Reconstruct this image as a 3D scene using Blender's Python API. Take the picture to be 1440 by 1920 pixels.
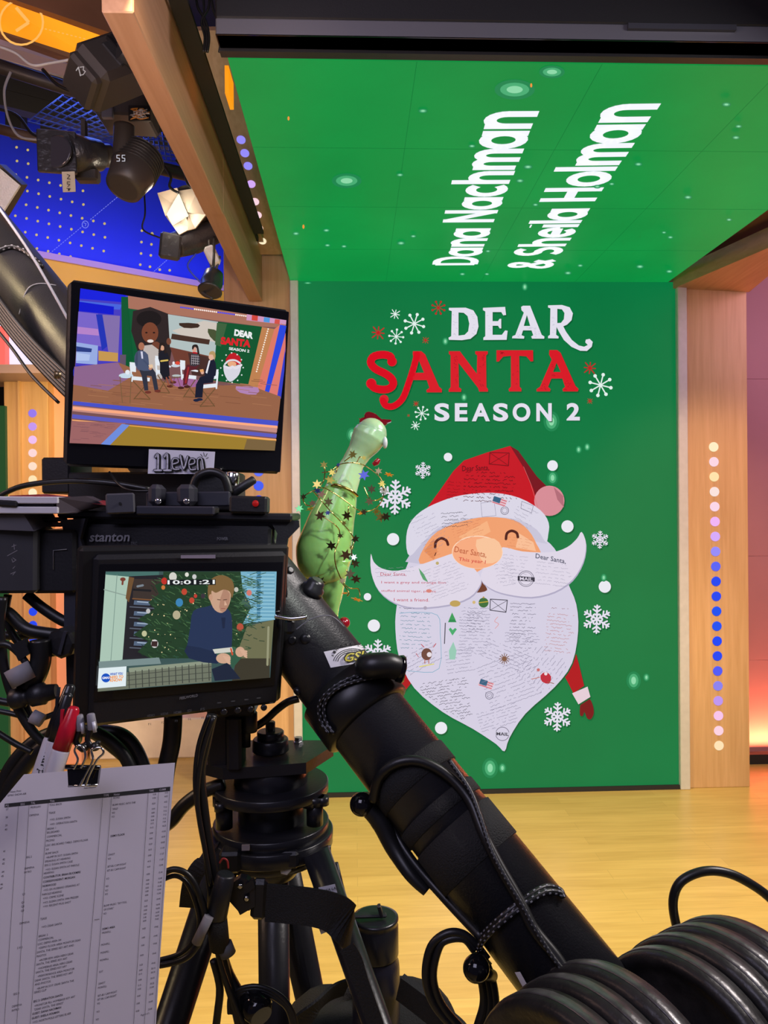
import bpy, math, random
from mathutils import Vector, Matrix, Euler
from mathutils.geometry import tessellate_polygon
R = random.Random(7)
for o in list(bpy.data.objects): bpy.data.objects.remove(o)
C = bpy.context.scene.collection
pi = math.pi

# ------------------------------------------------------------------ camera
F = 1441.0
CH = 1.6
cd = bpy.data.cameras.new('camera'); cam = bpy.data.objects.new('camera', cd); C.objects.link(cam)
cam.location = (0, 0, CH)
cam.rotation_euler = (pi/2 - 0.0042, 0.009, -math.atan(56/F))
cd.sensor_fit = 'VERTICAL'; cd.sensor_height = 36; cd.sensor_width = 27; cd.lens = 36*F/1920
cd.clip_start = 0.02
bpy.context.scene.camera = cam
sc = bpy.context.scene
sc.view_settings.view_transform = 'Standard'; sc.view_settings.look = 'None'
sc.view_settings.gamma = 1; sc.view_settings.use_curve_mapping = False
sc.view_settings.exposure = 0.0
CM = Euler(cam.rotation_euler, 'XYZ').to_matrix()
CO = Vector((0, 0, CH))

def ray(px, py): return CM @ Vector(((px-720)/F, (960-py)/F, -1))
def P(px, py, Y):
    r = ray(px, py); return CO + r*(Y/r.y)
def PZ(px, py, z):
    r = ray(px, py); return CO + r*((z-CH)/r.z)
def S(px, Y): return px*Y/F            # size of px pixels at depth Y

# ------------------------------------------------------------------ world and lamps
w = bpy.data.worlds.new('world'); sc.world = w; w.use_nodes = True
w.node_tree.nodes['Background'].inputs[0].default_value = (0.30, 0.27, 0.42, 1)
w.node_tree.nodes['Background'].inputs[1].default_value = 0.14
D = 4.28
def lin(c):
    c = c/255
    return c/12.92 if c <= .04045 else ((c+.055)/1.055)**2.4
def rgb(r, g, b): return (lin(r), lin(g), lin(b))
def lamp(name, kind, loc, aim, col, power, size=.3, angle=60, blend=.6, size_y=None):
    l = bpy.data.lights.new(name, kind); l.color = col; l.energy = power
    if kind == 'AREA':
        l.size = size
        if size_y: l.shape = 'RECTANGLE'; l.size_y = size_y
    elif kind == 'SPOT': l.spot_size = math.radians(angle); l.spot_blend = blend; l.shadow_soft_size = size
    else: l.shadow_soft_size = size
    o = bpy.data.objects.new(name, l); C.objects.link(o); o.location = loc
    d = Vector(aim)-Vector(loc); o.rotation_euler = d.to_track_quat('-Z', 'Y').to_euler()
    return o
WARM = (1, .80, .44); ORG = (1, .55, .27)
lamp('studio_spot_floor', 'SPOT', (2.3, 1.1, 3.3), (.9, 3.4, 0), WARM, 600, .25, 62, .9)
lamp('studio_spot_front', 'SPOT', (-1.9, 1.5, 2.7), (.2, 2.9, 0), (1, .78, .42), 420, .25, 70, .9)
lamp('studio_spot_pillar', 'SPOT', (1.9, 1.2, 3.1), (2.03, 4.28, 1.4), (1, .62, .36), 330, .1, 31, .9)
lamp('studio_spot_left_pillar', 'SPOT', (-.45, 1.3, 3.0), (-.5, 4.28, 1.2), (1, .66, .36), 230, .1, 30, .8)
lamp('studio_spot_back_left', 'SPOT', (-.9, 1.2, 2.3), (-2.2, 5.5, .9), (1, .60, .30), 420, .2, 46, .7)
lamp('fill_overhead', 'AREA', (-.6, -.6, 3.0), (0, 1.2, 1.0), (.76, .72, 1), 22, 1.2)
lamp('rim_right', 'AREA', (1.6, 1.2, 2.7), (.3, 1.0, 1.0), (1, .92, .90), 38, .6)
lamp('soffit_fill_added', 'SPOT', (0, -.2, 1.95), (-.45, 3.3, 3.0), (1, .72, .55), 90, .05, 20, .8)  # added lamp, brightens the soffit panel from beside the camera
lamp('rig_fill', 'AREA', (-.7, 1.0, 2.4), (-1.1, 3, 3.0), (1, .82, .78), 9, .5)  # added fill that lifts the dark fixtures, not a lamp of the rig
lamp('toy_fill_added', 'SPOT', (.9, -.1, 2.5), (-.04, 1.25, 1.52), (.96, 1, .92), 95, .06, 14, .6)  # added lamp, only there to brighten the chicken
lamp('beam_wash', 'AREA', (-1.6, .9, 2.2), (-.55, 2.6, 2.9), (1, .62, .5), 16, .5)

# ------------------------------------------------------------------ materials
def mat(name, col, rough=.5, metal=0, emit=None, es=1, noise=0, nscale=8, bump=0, bscale=60, coat=0, alpha=1, trans=0, sub=0, stretch=None):
    m = bpy.data.materials.new(name); m.use_nodes = True
    nt = m.node_tree; b = nt.nodes['Principled BSDF']
    b.inputs['Base Color'].default_value = (*col, 1)
    b.inputs['Roughness'].default_value = rough; b.inputs['Metallic'].default_value = metal
    b.inputs['Coat Weight'].default_value = coat
    if trans: b.inputs['Transmission Weight'].default_value = trans
    if sub: b.inputs['Subsurface Weight'].default_value = sub; b.inputs['Subsurface Scale'].default_value = .02
    tgt = b.inputs['Base Color']; c0 = col
    if emit:
        b.inputs['Specular IOR Level'].default_value = .12
        b.inputs['Emission Color'].default_value = (*emit, 1); b.inputs['Emission Strength'].default_value = es
        tgt = b.inputs['Emission Color']; c0 = emit
    if noise or bump:
        tc = nt.nodes.new('ShaderNodeTexCoord'); mp = nt.nodes.new('ShaderNodeMapping')
        nt.links.new(tc.outputs['Object'], mp.inputs[0])
        if stretch: mp.inputs['Scale'].default_value = stretch
    if noise:
        n = nt.nodes.new('ShaderNodeTexNoise'); n.inputs['Scale'].default_value = nscale; n.inputs['Detail'].default_value = 5
        nt.links.new(mp.outputs[0], n.inputs[0])
        r = nt.nodes.new('ShaderNodeValToRGB')
        r.color_ramp.elements[0].position = .3; r.color_ramp.elements[1].position = .7
        r.color_ramp.elements[0].color = (*[c*(1-noise) for c in c0], 1)
        r.color_ramp.elements[1].color = (*[min(1.5, c*(1+noise)) for c in c0], 1)
        nt.links.new(n.outputs[0], r.inputs[0]); nt.links.new(r.outputs[0], tgt)
    if bump:
        n = nt.nodes.new('ShaderNodeTexNoise'); n.inputs['Scale'].default_value = bscale; n.inputs['Detail'].default_value = 4
        nt.links.new(mp.outputs[0], n.inputs[0])
        bp = nt.nodes.new('ShaderNodeBump'); bp.inputs['Strength'].default_value = bump; bp.inputs['Distance'].default_value = .004
        nt.links.new(n.outputs[0], bp.inputs['Height']); nt.links.new(bp.outputs[0], b.inputs['Normal'])
    return m
_em = {}
def em(r, g, b, s=1.0):
    k = (r, g, b, s)
    if k not in _em:
        _em[k] = mat('screen_%d_%d_%d' % (r, g, b), (.01, .01, .01), .35, emit=rgb(r, g, b), es=s)
    return _em[k]
def wood(name, c, c2, grain=(18, 18, .9), rough=.45, planks=None):
    m = bpy.data.materials.new(name); m.use_nodes = True; nt = m.node_tree; b = nt.nodes['Principled BSDF']
    tc = nt.nodes.new('ShaderNodeTexCoord'); mp = nt.nodes.new('ShaderNodeMapping'); mp.inputs['Scale'].default_value = grain
    nt.links.new(tc.outputs['Object'], mp.inputs[0])
    n = nt.nodes.new('ShaderNodeTexNoise'); n.inputs['Scale'].default_value = 3; n.inputs['Detail'].default_value = 6; n.inputs['Distortion'].default_value = .4
    nt.links.new(mp.outputs[0], n.inputs[0])
    r = nt.nodes.new('ShaderNodeValToRGB'); r.color_ramp.elements[0].position = .3; r.color_ramp.elements[1].position = .7
    r.color_ramp.elements[0].color = (*c, 1); r.color_ramp.elements[1].color = (*c2, 1)
    nt.links.new(n.outputs[0], r.inputs[0])
    out = r.outputs[0]
    if planks:
        br = nt.nodes.new('ShaderNodeTexBrick'); br.inputs['Scale'].default_value = 1
        br.inputs['Brick Width'].default_value = planks[0]; br.inputs['Row Height'].default_value = planks[1]
        br.inputs['Mortar Size'].default_value = .0012; br.inputs['Mortar'].default_value = (.72, .72, .72, 1)
        br.inputs['Color1'].default_value = (1, 1, 1, 1); br.inputs['Color2'].default_value = (.84, .82, .78, 1)
        nt.links.new(tc.outputs['Object'], br.inputs[0])
        mx = nt.nodes.new('ShaderNodeMix'); mx.data_type = 'RGBA'; mx.blend_type = 'MULTIPLY'; mx.inputs[0].default_value = .8
        nt.links.new(out, mx.inputs[6]); nt.links.new(br.outputs[0], mx.inputs[7]); out = mx.outputs[2]
    nt.links.new(out, b.inputs['Base Color']); b.inputs['Roughness'].default_value = rough
    return m
BLK = mat('black_plastic', (.012, .012, .015), .42, bump=.08, bscale=300)
BLK2 = mat('black_satin_metal', (.016, .016, .020), .30, bump=.05, bscale=200)
TUBE = mat('black_powder_coated_tube', (.020, .020, .024), .36, noise=.2, nscale=12, bump=.12, bscale=400)
NAVY = mat('dark_slate_metal', (.030, .031, .045), .45, bump=.05)
RUB = mat('black_rubber', (.010, .010, .011), .38)
FAB = mat('black_webbing', (.012, .012, .013), .8, bump=.6, bscale=500)
GLS = mat('gloss_black', (.006, .006, .008), .08)
STEEL = mat('brushed_steel', (.66, .66, .70), .42, .25, noise=.05, nscale=30)
CHROME = mat('chrome', (.7, .7, .72), .15, 1)
GREY = mat('grey_print', (.22, .22, .24), .6)
GREYD = mat('dim_print', (.10, .10, .11), .6)
WHITE = mat('white_sticker', (.72, .70, .74), .5)
INK = mat('black_ink', (.01, .01, .012), .6)
IRON = mat('cast_iron', (.030, .028, .028), .38, .3, noise=.6, nscale=14, bump=.35, bscale=60)
IRONL = mat('worn_iron_edge', (.11, .105, .105), .33, .6, noise=.7, nscale=25, bump=.3, bscale=60)
GREYT = mat('grey_tape', (.26, .25, .28), .6, noise=.2)

# ------------------------------------------------------------------ mesh builder
class MB:
    def __init__(s): s.v = []; s.f = []; s.m = []; s.mats = []; s.sm = []
    def mi(s, m):
        if m not in s.mats: s.mats.append(m)
        return s.mats.index(m)
    def add(s, vs, fs, m, smooth=False):
        b = len(s.v); s.v += [Vector(v) for v in vs]; i = s.mi(m)
        for f in fs: s.f.append([b+k for k in f]); s.m.append(i); s.sm.append(smooth)
        return s
    def box(s, c, size, m, M=None, bev=0):
        """rounded-edge box; M is a 3x3 or 4x4 orientation around c"""
        hx, hy, hz = size[0]/2, size[1]/2, size[2]/2
        b = min(bev, hx*.9, hy*.9, hz*.9)
        if b <= 0:
            vs = [(x*hx, y*hy, z*hz) for x in (-1, 1) for y in (-1, 1) for z in (-1, 1)]
            fs = [(0,1,3,2),(4,6,7,5),(0,4,5,1),(2,3,7,6),(0,2,6,4),(1,5,7,3)]
        else:
            vs = []; idx = {}
            for x in (-1, 1):
                for y in (-1, 1):
                    for z in (-1, 1):
                        for a in range(3):
                            p = [x*(hx-b), y*(hy-b), z*(hz-b)]
                            p[a] = (x*hx, y*hy, z*hz)[a]
                            idx[(x, y, z, a)] = len(vs); vs.append(tuple(p))
            I = lambda x, y, z, a: idx[(x, y, z, a)]
            fs = []
            for q in (-1, 1):
                fs.append([I(q,-1,-1,0), I(q,1,-1,0), I(q,1,1,0), I(q,-1,1,0)][::q])
                fs.append([I(-1,q,-1,1), I(-1,q,1,1), I(1,q,1,1), I(1,q,-1,1)][::q])
                fs.append([I(-1,-1,q,2), I(1,-1,q,2), I(1,1,q,2), I(-1,1,q,2)][::q])
            for x in (-1, 1):
                for y in (-1, 1): fs.append([I(x,y,-1,0), I(x,y,1,0), I(x,y,1,1), I(x,y,-1,1)][::-x*y])
                for z in (-1, 1): fs.append([I(x,-1,z,0), I(x,1,z,0), I(x,1,z,2), I(x,-1,z,2)][::x*z])
            for y in (-1, 1):
                for z in (-1, 1): fs.append([I(-1,y,z,1), I(1,y,z,1), I(1,y,z,2), I(-1,y,z,2)][::-y*z])
            for x in (-1, 1):
                for y in (-1, 1):
                    for z in (-1, 1): fs.append([I(x,y,z,0), I(x,y,z,1), I(x,y,z,2)][::x*y*z])
        c = Vector(c)
        if M is None: vs = [c+Vector(v) for v in vs]
        else:
            M3 = M.to_3x3() if len(M) == 4 else M
            vs = [c + M3 @ Vector(v) for v in vs]
        return s.add(vs, fs, m)
    def lathe(s, c, axis, prof, m, seg=32, smooth=True):
        """prof: list of (along, radius)"""
        c = Vector(c); a = Vector(axis).normalized()
        u = a.orthogonal().normalized(); v = a.cross(u)
        vs = []; fs = []
        for (t, r) in prof:
            for k in range(seg):
                q = 2*pi*k/seg; vs.append(c + a*t + (u*math.cos(q)+v*math.sin(q))*max(r, 1e-5))
        for i in range(len(prof)-1):
            for k in range(seg):
                k2 = (k+1) % seg
                fs.append((i*seg+k, i*seg+k2, (i+1)*seg+k2, (i+1)*seg+k))
        fs.append(tuple(range(seg))[::-1]); fs.append(tuple((len(prof)-1)*seg+k for k in range(seg)))
        # duplicate rings would be needed for sharp edges; use flat caps with smooth off on them
        s.add(vs, fs[:-2], m, smooth); 
        b = len(s.v)-len(vs); i = s.mi(m)
        for f in fs[-2:]: s.f.append([b+k for k in f]); s.m.append(i); s.sm.append(False)
        return s
    def cyl(s, a, b, r, m, r2=None, seg=24, bev=.0):
        a = Vector(a); b = Vector(b); L = (b-a).length; r2 = r if r2 is None else r2
        if bev: pr = [(0, r-bev), (bev, r), (L-bev, r2), (L, r2-bev)]
        else: pr = [(0, r), (L, r2)]
        return s.lathe(a, b-a, pr, m, seg)
    def tube(s, pts, r, m, seg=10, closed=False, sub=6):
        pts = [Vector(p) for p in pts]; n = len(pts)
        rs = r if isinstance(r, (list, tuple)) else [r]*n
        if sub > 1 and n > 2: pts, rs = smooth_path(pts, rs, sub, closed); n = len(pts)
        vs = []; fs = []; up = None
        for i in range(n):
            if closed: t = pts[(i+1) % n]-pts[i-1]
            else: t = pts[min(i+1, n-1)]-pts[max(i-1, 0)]
            t = t.normalized() if t.length > 1e-9 else Vector((0, 0, 1))
            if up is None: up = t.orthogonal().normalized()
            up = (up - t*up.dot(t));
            up = up.normalized() if up.length > 1e-6 else t.orthogonal().normalized()
            w_ = t.cross(up)
            for k in range(seg):
                q = 2*pi*k/seg; vs.append(pts[i]+(up*math.cos(q)+w_*math.sin(q))*rs[i])
        for i in range(n if closed else n-1):
            j = (i+1) % n
            for k in range(seg):
                k2 = (k+1) % seg; fs.append((i*seg+k, i*seg+k2, j*seg+k2, j*seg+k))
        if not closed: fs.append(tuple(range(seg))[::-1]); fs.append(tuple((n-1)*seg+k for k in range(seg)))
        return s.add(vs, fs, m, True)
    def ball(s, c, r, m, seg=20, M=None, scale=(1, 1, 1)):
        vs = []; fs = []; rings = seg//2; c = Vector(c)
        for i in range(rings+1):
            t = pi*i/rings
            for k in range(seg):
                q = 2*pi*k/seg
                v = Vector((math.sin(t)*math.cos(q)*scale[0], math.sin(t)*math.sin(q)*scale[1], math.cos(t)*scale[2]))*r
                if M is not None: v = M @ v
                vs.append(c+v)
        for i in range(rings):
            for k in range(seg):
                k2 = (k+1) % seg; fs.append((i*seg+k, (i+1)*seg+k, (i+1)*seg+k2, i*seg+k2))
        return s.add(vs, fs, m, True)
    def prism(s, poly, off, m, holes=()):
        """poly: list of world points (planar); off: extrusion vector"""
        loops = [[Vector(p) for p in poly]]+[[Vector(p) for p in h] for h in holes]
        tris = tessellate_polygon(loops); vs = [p for l in loops for p in l]; n = len(vs); off = Vector(off)
        fs = [tuple(t) for t in tris]+[tuple(n+k for k in t[::-1]) for t in tris]
        b = 0
        for l in loops:
            for k in range(len(l)):
                k2 = (k+1) % len(l); fs.append((b+k, b+k2, n+b+k2, n+b+k))
            b += len(l)
        return s.add(vs+[v+off for v in vs], fs, m)
    def strap(s, pts, wid, th, m, nrm=None, sub=6):
        """flat band following points; nrm = width direction(s)"""
        pts = [Vector(p) for p in pts]; rs = [1]*len(pts)
        if sub > 1 and len(pts) > 2: pts, rs = smooth_path(pts, rs, sub, False)
        n = len(pts); vs = []; fs = []; W = Vector(nrm).normalized()
        for i in range(n):
            t = (pts[min(i+1, n-1)]-pts[max(i-1, 0)]).normalized()
            ww = (W - t*W.dot(t)).normalized(); nn = t.cross(ww)
            for a, b in ((-1, -1), (1, -1), (1, 1), (-1, 1)): vs.append(pts[i]+ww*wid/2*a+nn*th/2*b)
        for i in range(n-1):
            for k in range(4):
                k2 = (k+1) % 4; fs.append((i*4+k, i*4+k2, i*4+4+k2, i*4+4+k))
        fs += [(0, 1, 2, 3), (n*4-1, n*4-2, n*4-3, n*4-4)]
        return s.add(vs, fs, m)
def smooth_path(p, r, sub, closed):
    n = len(p); out = []; ro = []
    rng = range(n if closed else n-1)
    for i in rng:
        if closed: a, b, c, d = p[i-1], p[i], p[(i+1) % n], p[(i+2) % n]; r1, r2 = r[i], r[(i+1) % n]
        else: a, b, c, d = p[max(i-1, 0)], p[i], p[i+1], p[min(i+2, n-1)]; r1, r2 = r[i], r[i+1]
        for k in range(sub):
            t = k/sub
            out.append(.5*((2*b)+(c-a)*t+(2*a-5*b+4*c-d)*t*t+(3*b-a-3*c+d)*t*t*t)); ro.append(r1+(r2-r1)*t)
    if not closed: out.append(p[-1]); ro.append(r[-1])
    return out, ro

# ------------------------------------------------------------------ scene objects
def tag(o, label=None, cat=None, group=None, kind=None):
    for k, v in (('label', label), ('category', cat), ('group', group), ('kind', kind)):
        if v: o[k] = v
    return o
def thing(name, loc, label, cat, group=None):
    o = bpy.data.objects.new(name, None); C.objects.link(o); o.location = loc; o.empty_display_size = .05
    return tag(o, label, cat, group)
def wloc(o):
    v = Vector(o.location)
    while o.parent: o = o.parent; v = v+Vector(o.location)
    return v
def build(name, mb, parent=None, label=None, cat=None, group=None, kind=None, loc=None):
    me = bpy.data.meshes.new(name)
    if parent is not None: base = wloc(parent); at = Vector((0, 0, 0))
    elif loc is not None: base = Vector(loc); at = base
    else:
        xs = [v.x for v in mb.v]; ys = [v.y for v in mb.v]; zs = [v.z for v in mb.v]
        base = Vector(((min(xs)+max(xs))/2, (min(ys)+max(ys))/2, min(zs))); at = base
    me.from_pydata([tuple(v-base) for v in mb.v], [], mb.f)
    for m in mb.mats: me.materials.append(m)
    me.polygons.foreach_set('material_index', mb.m); me.polygons.foreach_set('use_smooth', mb.sm)
    me.update()
    o = bpy.data.objects.new(name, me); C.objects.link(o)
    if parent is not None: o.parent = parent
    o.location = at
    return tag(o, label, cat, group, kind)
def struct(name, mb, **k): return build(name, mb, kind='structure', **k)

# ------------------------------------------------------------------ planes with drawn content
class Plane:
    """a flat surface; o = a point, n = normal towards the viewer, content is stacked along n"""
    def __init__(s, o, n): s.o = Vector(o); s.n = Vector(n).normalized()
    def at(s, px, py, lift=0):
        r = ray(px, py); o = s.o+s.n*lift
        return CO + r*((o-CO).dot(s.n)/r.dot(s.n))
def quad(TL, TR, BR, BL, Y):
    r = [ray(*c) for c in (TL, TR, BR, BL)]
    M = Matrix((r[1], -r[2], r[3])).transposed()
    a2, a3, a4 = M.inverted() @ r[0]
    p = [r[0], r[1]*a2, r[2]*a3, r[3]*a4]
    c = (p[0]+p[1]+p[2]+p[3])/4; k = Y/c.y
    p = [CO+q*k for q in p]; c = sum(p, Vector())/4
    ex = ((p[1]-p[0])+(p[2]-p[3]))/2; ey = ((p[0]-p[3])+(p[1]-p[2]))/2
    W, H = ex.length, ey.length
    x = ex.normalized(); n = x.cross(ey).normalized(); y = n.cross(x)
    q = Plane(c, n); q.p = p; q.c = c; q.x = x; q.y = y; q.W = W; q.H = H; q.ex = ex; q.ey = ey
    q.M = Matrix((x, y, n)).transposed()
    return q
class Draw:
    """flat artwork on a plane, given in photo pixels via origin + scale"""
    def __init__(s, plane, ox=0, oy=0, k=1, lift0=.0006, step=.0003):
        s.pl = plane; s.ox = ox; s.oy = oy; s.k = k; s.mb = MB(); s.l = lift0; s.st = step
    def nxt(s): s.l += s.st
    def pt(s, p): return s.pl.at(s.ox+p[0]/s.k, s.oy+p[1]/s.k, s.l)
    def poly(s, pts, m, holes=(), smooth=0, layer=True):
        if layer: s.nxt()
        if smooth:
            q, _ = smooth_path([Vector((a, b)) for a, b in pts], [1]*len(pts), smooth, True); pts = [(v.x, v.y) for v in q]
        loops = [[Vector((a, b, 0)) for a, b in pts]]+[[Vector((a, b, 0)) for a, b in h] for h in holes]
        tr = tessellate_polygon(loops); vs = [s.pt(v) for l in loops for v in l]
        out = []
        for t in tr:
            n = (vs[t[1]]-vs[t[0]]).cross(vs[t[2]]-vs[t[0]])
            out.append(tuple(t) if n.dot(s.pl.n) > 0 else tuple(t[::-1]))
        s.mb.add(vs, out, m); return s
    def circ(s, x, y, rx, m, ry=None, n=20, layer=True, rot=0):
        ry = ry or rx; c, q = math.cos(rot), math.sin(rot)
        return s.poly([(x+rx*math.cos(2*pi*i/n)*c-ry*math.sin(2*pi*i/n)*q, y+rx*math.cos(2*pi*i/n)*q+ry*math.sin(2*pi*i/n)*c) for i in range(n)], m, layer=layer)
    def line(s, pts, w, m, sub=1, layer=True, cap=True):
        if layer: s.nxt()
        if sub > 1 and len(pts) > 2:
            q, _ = smooth_path([Vector(p) for p in pts], [1]*len(pts), sub, False); pts = [(v.x, v.y) for v in q]
        for i in range(len(pts)-1):
            a, b = Vector(pts[i]), Vector(pts[i+1]); d = b-a
            if d.length < 1e-6: continue
            d.normalize(); n = Vector((-d.y, d.x))*w/2
            s.poly([a+n, a-n, b-n, b+n], m, layer=False)
        if cap:
            for p in pts: s.circ(p[0], p[1], w/2, m, n=8, layer=False)
        return s
    def text(s, txt, q4, m, bold=0, layer=True):
        """q4: baseline-left, baseline-right, top-left (photo/zoom coords); text box is fitted to it"""
        if layer: s.nxt()
        V, Fc, (x0, y0, x1, y1) = glyphs(txt, bold)
        A, B, T = Vector(q4[0]), Vector(q4[1]), Vector(q4[2])
        vs = [s.pt(A+(B-A)*((x-x0)/(x1-x0))+(T-A)*((y-y0)/(y1-y0))) for x, y in V]
        fs = []
        for f in Fc:
            n = (vs[f[1]]-vs[f[0]]).cross(vs[f[2]]-vs[f[0]])
            fs.append(f if n.dot(s.pl.n) > 0 else f[::-1])
        s.mb.add(vs, fs, m); return s
_g = {}
def glyphs(txt, bold=0):
    k = (txt, bold)
    if k not in _g:
        c = bpy.data.curves.new('t', 'FONT'); c.body = txt; c.resolution_u = 6 if bold > .028 else 2; c.offset = bold
        o = bpy.data.objects.new('t', c); C.objects.link(o)
        bpy.context.view_layer.update()
        dg = bpy.context.evaluated_depsgraph_get(); me = bpy.data.meshes.new_from_object(o.evaluated_get(dg))
        V = [(v.co.x, v.co.y) for v in me.vertices]; Fc = [tuple(p.vertices) for p in me.polygons]
        bpy.data.objects.remove(o); bpy.data.curves.remove(c); bpy.data.meshes.remove(me)
        if not V: V = [(0, 0), (1, 0), (0, 1)]; Fc = []
        xs = [v[0] for v in V]; ys = [v[1] for v in V]
        _g[k] = (V, Fc, (min(xs), min(0, min(ys)) if False else min(ys), max(xs), max(ys)))
    return _g[k]
def decal(txt, plane_pt, x, y, w, h, m, mb, bold=0):
    """text laid on a surface: plane_pt = lower-left corner, x and y unit vectors"""
    V, Fc, (x0, y0, x1, y1) = glyphs(txt, bold)
    vs = [Vector(plane_pt)+Vector(x)*((a-x0)/(x1-x0)*w)+Vector(y)*((b-y0)/(y1-y0)*h) for a, b in V]
    mb.add(vs, Fc, m)
# ================================================================== THE SETTING
WOODY = wood('floor_maple', (.58, .40, .12), (.68, .49, .16), (1.2, 14, 1), .30, (1.1, .085))
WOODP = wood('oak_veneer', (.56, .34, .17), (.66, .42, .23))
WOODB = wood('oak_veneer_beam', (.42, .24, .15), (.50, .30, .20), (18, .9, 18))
DARK = mat('dark_paint', (.014, .013, .018), .7)
BROWN = mat('brown_stained_board', (.20, .085, .05), .55, noise=.2, nscale=3)
XL = P(564, 1000, D).x; XR = P(1269, 1000, D).x
ZC = P(900, 528, D).z; YN = PZ(900, 117, ZC).y
b = MB(); b.box((0, 3.0, -.05), (12, 9.5, .1), WOODY); struct('floor', b)
b = MB(); b.box((0, 3.0, 4.75), (12, 9.5, .1), DARK); struct('ceiling', b)
b = MB(); b.box((0, 7.6, 2.35), (12, .1, 4.7), DARK); struct('wall_back', b)
b = MB(); b.box((-5.9, 3.0, 2.35), (.1, 9.2, 4.7), DARK); struct('wall_left', b)
b = MB(); b.box((5.9, 3.0, 2.35), (.1, 9.2, 4.7), DARK); struct('wall_right', b)

# ---- video wall
LG = mat('led_green', (.01, .02, .01), .5, emit=rgb(2, 116, 62), es=1, noise=.07, nscale=1.3)
LG2 = mat('led_green_bright', (.01, .02, .01), .4, emit=rgb(6, 140, 62), es=1, noise=.10, nscale=1.6)
vw = thing('video_wall', ((XL+XR)/2, D, 0), 'tall green lit video wall showing a paper cutout bearded face and show title', 'screen')
b = MB(); b.box(((XL+XR)/2, D+.04, ZC/2+.01), (XR-XL, .08, ZC-.02), LG); build('screen', b, vw)
b = MB(); b.box(((XL+XR)/2, D-.004, .012), (XR-XL, .02, .024), DARK); build('bottom_edge', b, vw)
WP = Plane((0, D, 0), (0, -1, 0))
lw = em(226, 222, 236); red = em(214, 16, 34); dg = em(0, 92, 48); sk = em(246, 178, 138)
d = Draw(WP, 660, 540, 2.769, lift0=.006)
Dp = ([(503,103),(590,102),(630,116),(651,150),(657,200),(646,238),(615,264),(570,271),(503,269),(501,258),(515,250),(518,120),(503,115)], [[(553,127),(580,129),(600,146),(609,185),(603,225),(585,243),(553,247)]])
Ep = ([(680,103),(795,98),(800,140),(785,142),(775,125),(730,125),(730,172),(758,172),(766,160),(775,160),(775,210),(767,210),(758,196),(730,196),(730,243),(778,243),(795,220),(808,222),(803,269),(682,270),(682,258),(692,250),(692,122),(680,115)], [])
Ap = ([(888,92),(925,92),(985,243),(999,252),(998,263),(935,263),(930,252),(941,245),(932,220),(888,220),(880,245),(895,251),(893,263),(831,261),(833,250),(848,244),(892,128),(880,115),(878,98)], [[(908,140),(925,197),(892,197)]])
Rp = ([(1018,90),(1090,88),(1130,100),(1147,132),(1140,167),(1117,190),(1097,199),(1112,228),(1142,270),(1177,298),(1205,305),(1224,296),(1211,282),(1214,268),(1234,264),(1250,280),(1245,305),(1220,327),(1185,326),(1140,306),(1100,270),(1075,228),(1062,202),(1060,243),(1073,252),(1072,262),(1018,261),(1018,250),(1028,243),(1030,106),(1018,101)], [[(1066,108),(1090,111),(1103,130),(1100,162),(1085,181),(1066,182)]])
Np = ([(503,328),(560,328),(648,445),(650,350),(640,342),(640,328),(705,328),(705,342),(696,350),(698,515),(706,525),(706,538),(660,538),(655,520),(553,388),(555,515),(568,525),(566,539),(502,539),(502,526),(512,515),(512,350),(503,342)], [])
Tp = ([(750,323),(940,323),(941,380),(928,382),(905,355),(868,352),(870,512),(880,524),(879,537),(815,537),(813,525),(825,513),(825,352),(785,356),(762,382),(750,382)], [])
A2 = ([(1025,322),(1065,322),(1083,336),(1160,508),(1176,524),(1173,537),(1095,537),(1093,525),(1106,513),(1092,470),(1035,470),(1018,513),(1031,525),(1028,537),(958,537),(958,525),(976,513),(1037,372),(1023,345)], [[(1062,388),(1084,436),(1044,436)]])
A1r = ([(316,328),(360,328),(380,345),(452,512),(467,526),(466,542),(388,542),(386,530),(402,518),(388,478),(318,478),(328,440),(374,440),(348,378),(330,400),(315,345)], [])
def shadowed(fn, col, dx=4, dy=6):
    fn(dx, dy, dg); fn(0, 0, col)
def letters(dx, dy, m, which):
    d.nxt()
    for p, h in which:
        d.poly([(x+dx, y+dy) for x, y in p], m, [[(x+dx, y+dy) for x, y in q] for q in h], layer=False)
for dx, dy, mm in ((5, 7, dg), (0, 0, lw)): letters(dx, dy, mm, (Dp, Ep, Ap, Rp))
for dx, dy, mm in ((5, 7, dg), (0, 0, red)):
    letters(dx, dy, mm, (Np, Tp, A2, A1r))
    d.line([(x+dx, y+dy) for x, y in ((205,385),(200,356),(160,346),(112,356),(97,388),(122,420),(175,446),(208,474),(213,503),(190,524),(150,527),(112,516),(98,492))], 41, mm, 3, layer=False)
    d.circ(208+dx, 382+dy, 25, mm, layer=False); d.circ(100+dx, 496+dy, 27, mm, layer=False)
    d.line([(x+dx, y+dy) for x, y in ((338,345),(318,420),(292,500),(262,575),(215,614),(175,610),(160,585))], 34, mm, 3, layer=False)
    d.circ(166+dx, 578+dy, 24, mm, layer=False)
dr = em(160, 10, 26)
d.nxt()
for q in range(70):                                   # dark handwriting inside the red letters
    x0, x1, y0, y1 = R.choice([(515,550,345,420),(660,694,345,440),(530,560,400,500),(828,864,390,525),(640,694,440,520),(1035,1060,380,460),(975,1010,470,530),(1100,1140,470,530),(765,790,335,345)])
    x = R.uniform(x0, x1-8); y = R.uniform(y0, y1)
    d.line([(x, y), (x+4, y-R.uniform(2, 7)), (x+R.uniform(6, 12), y+R.uniform(-3, 4))], 1.7, dr, layer=False, cap=False)
pg = em(190, 186, 205)
d.nxt()
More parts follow.
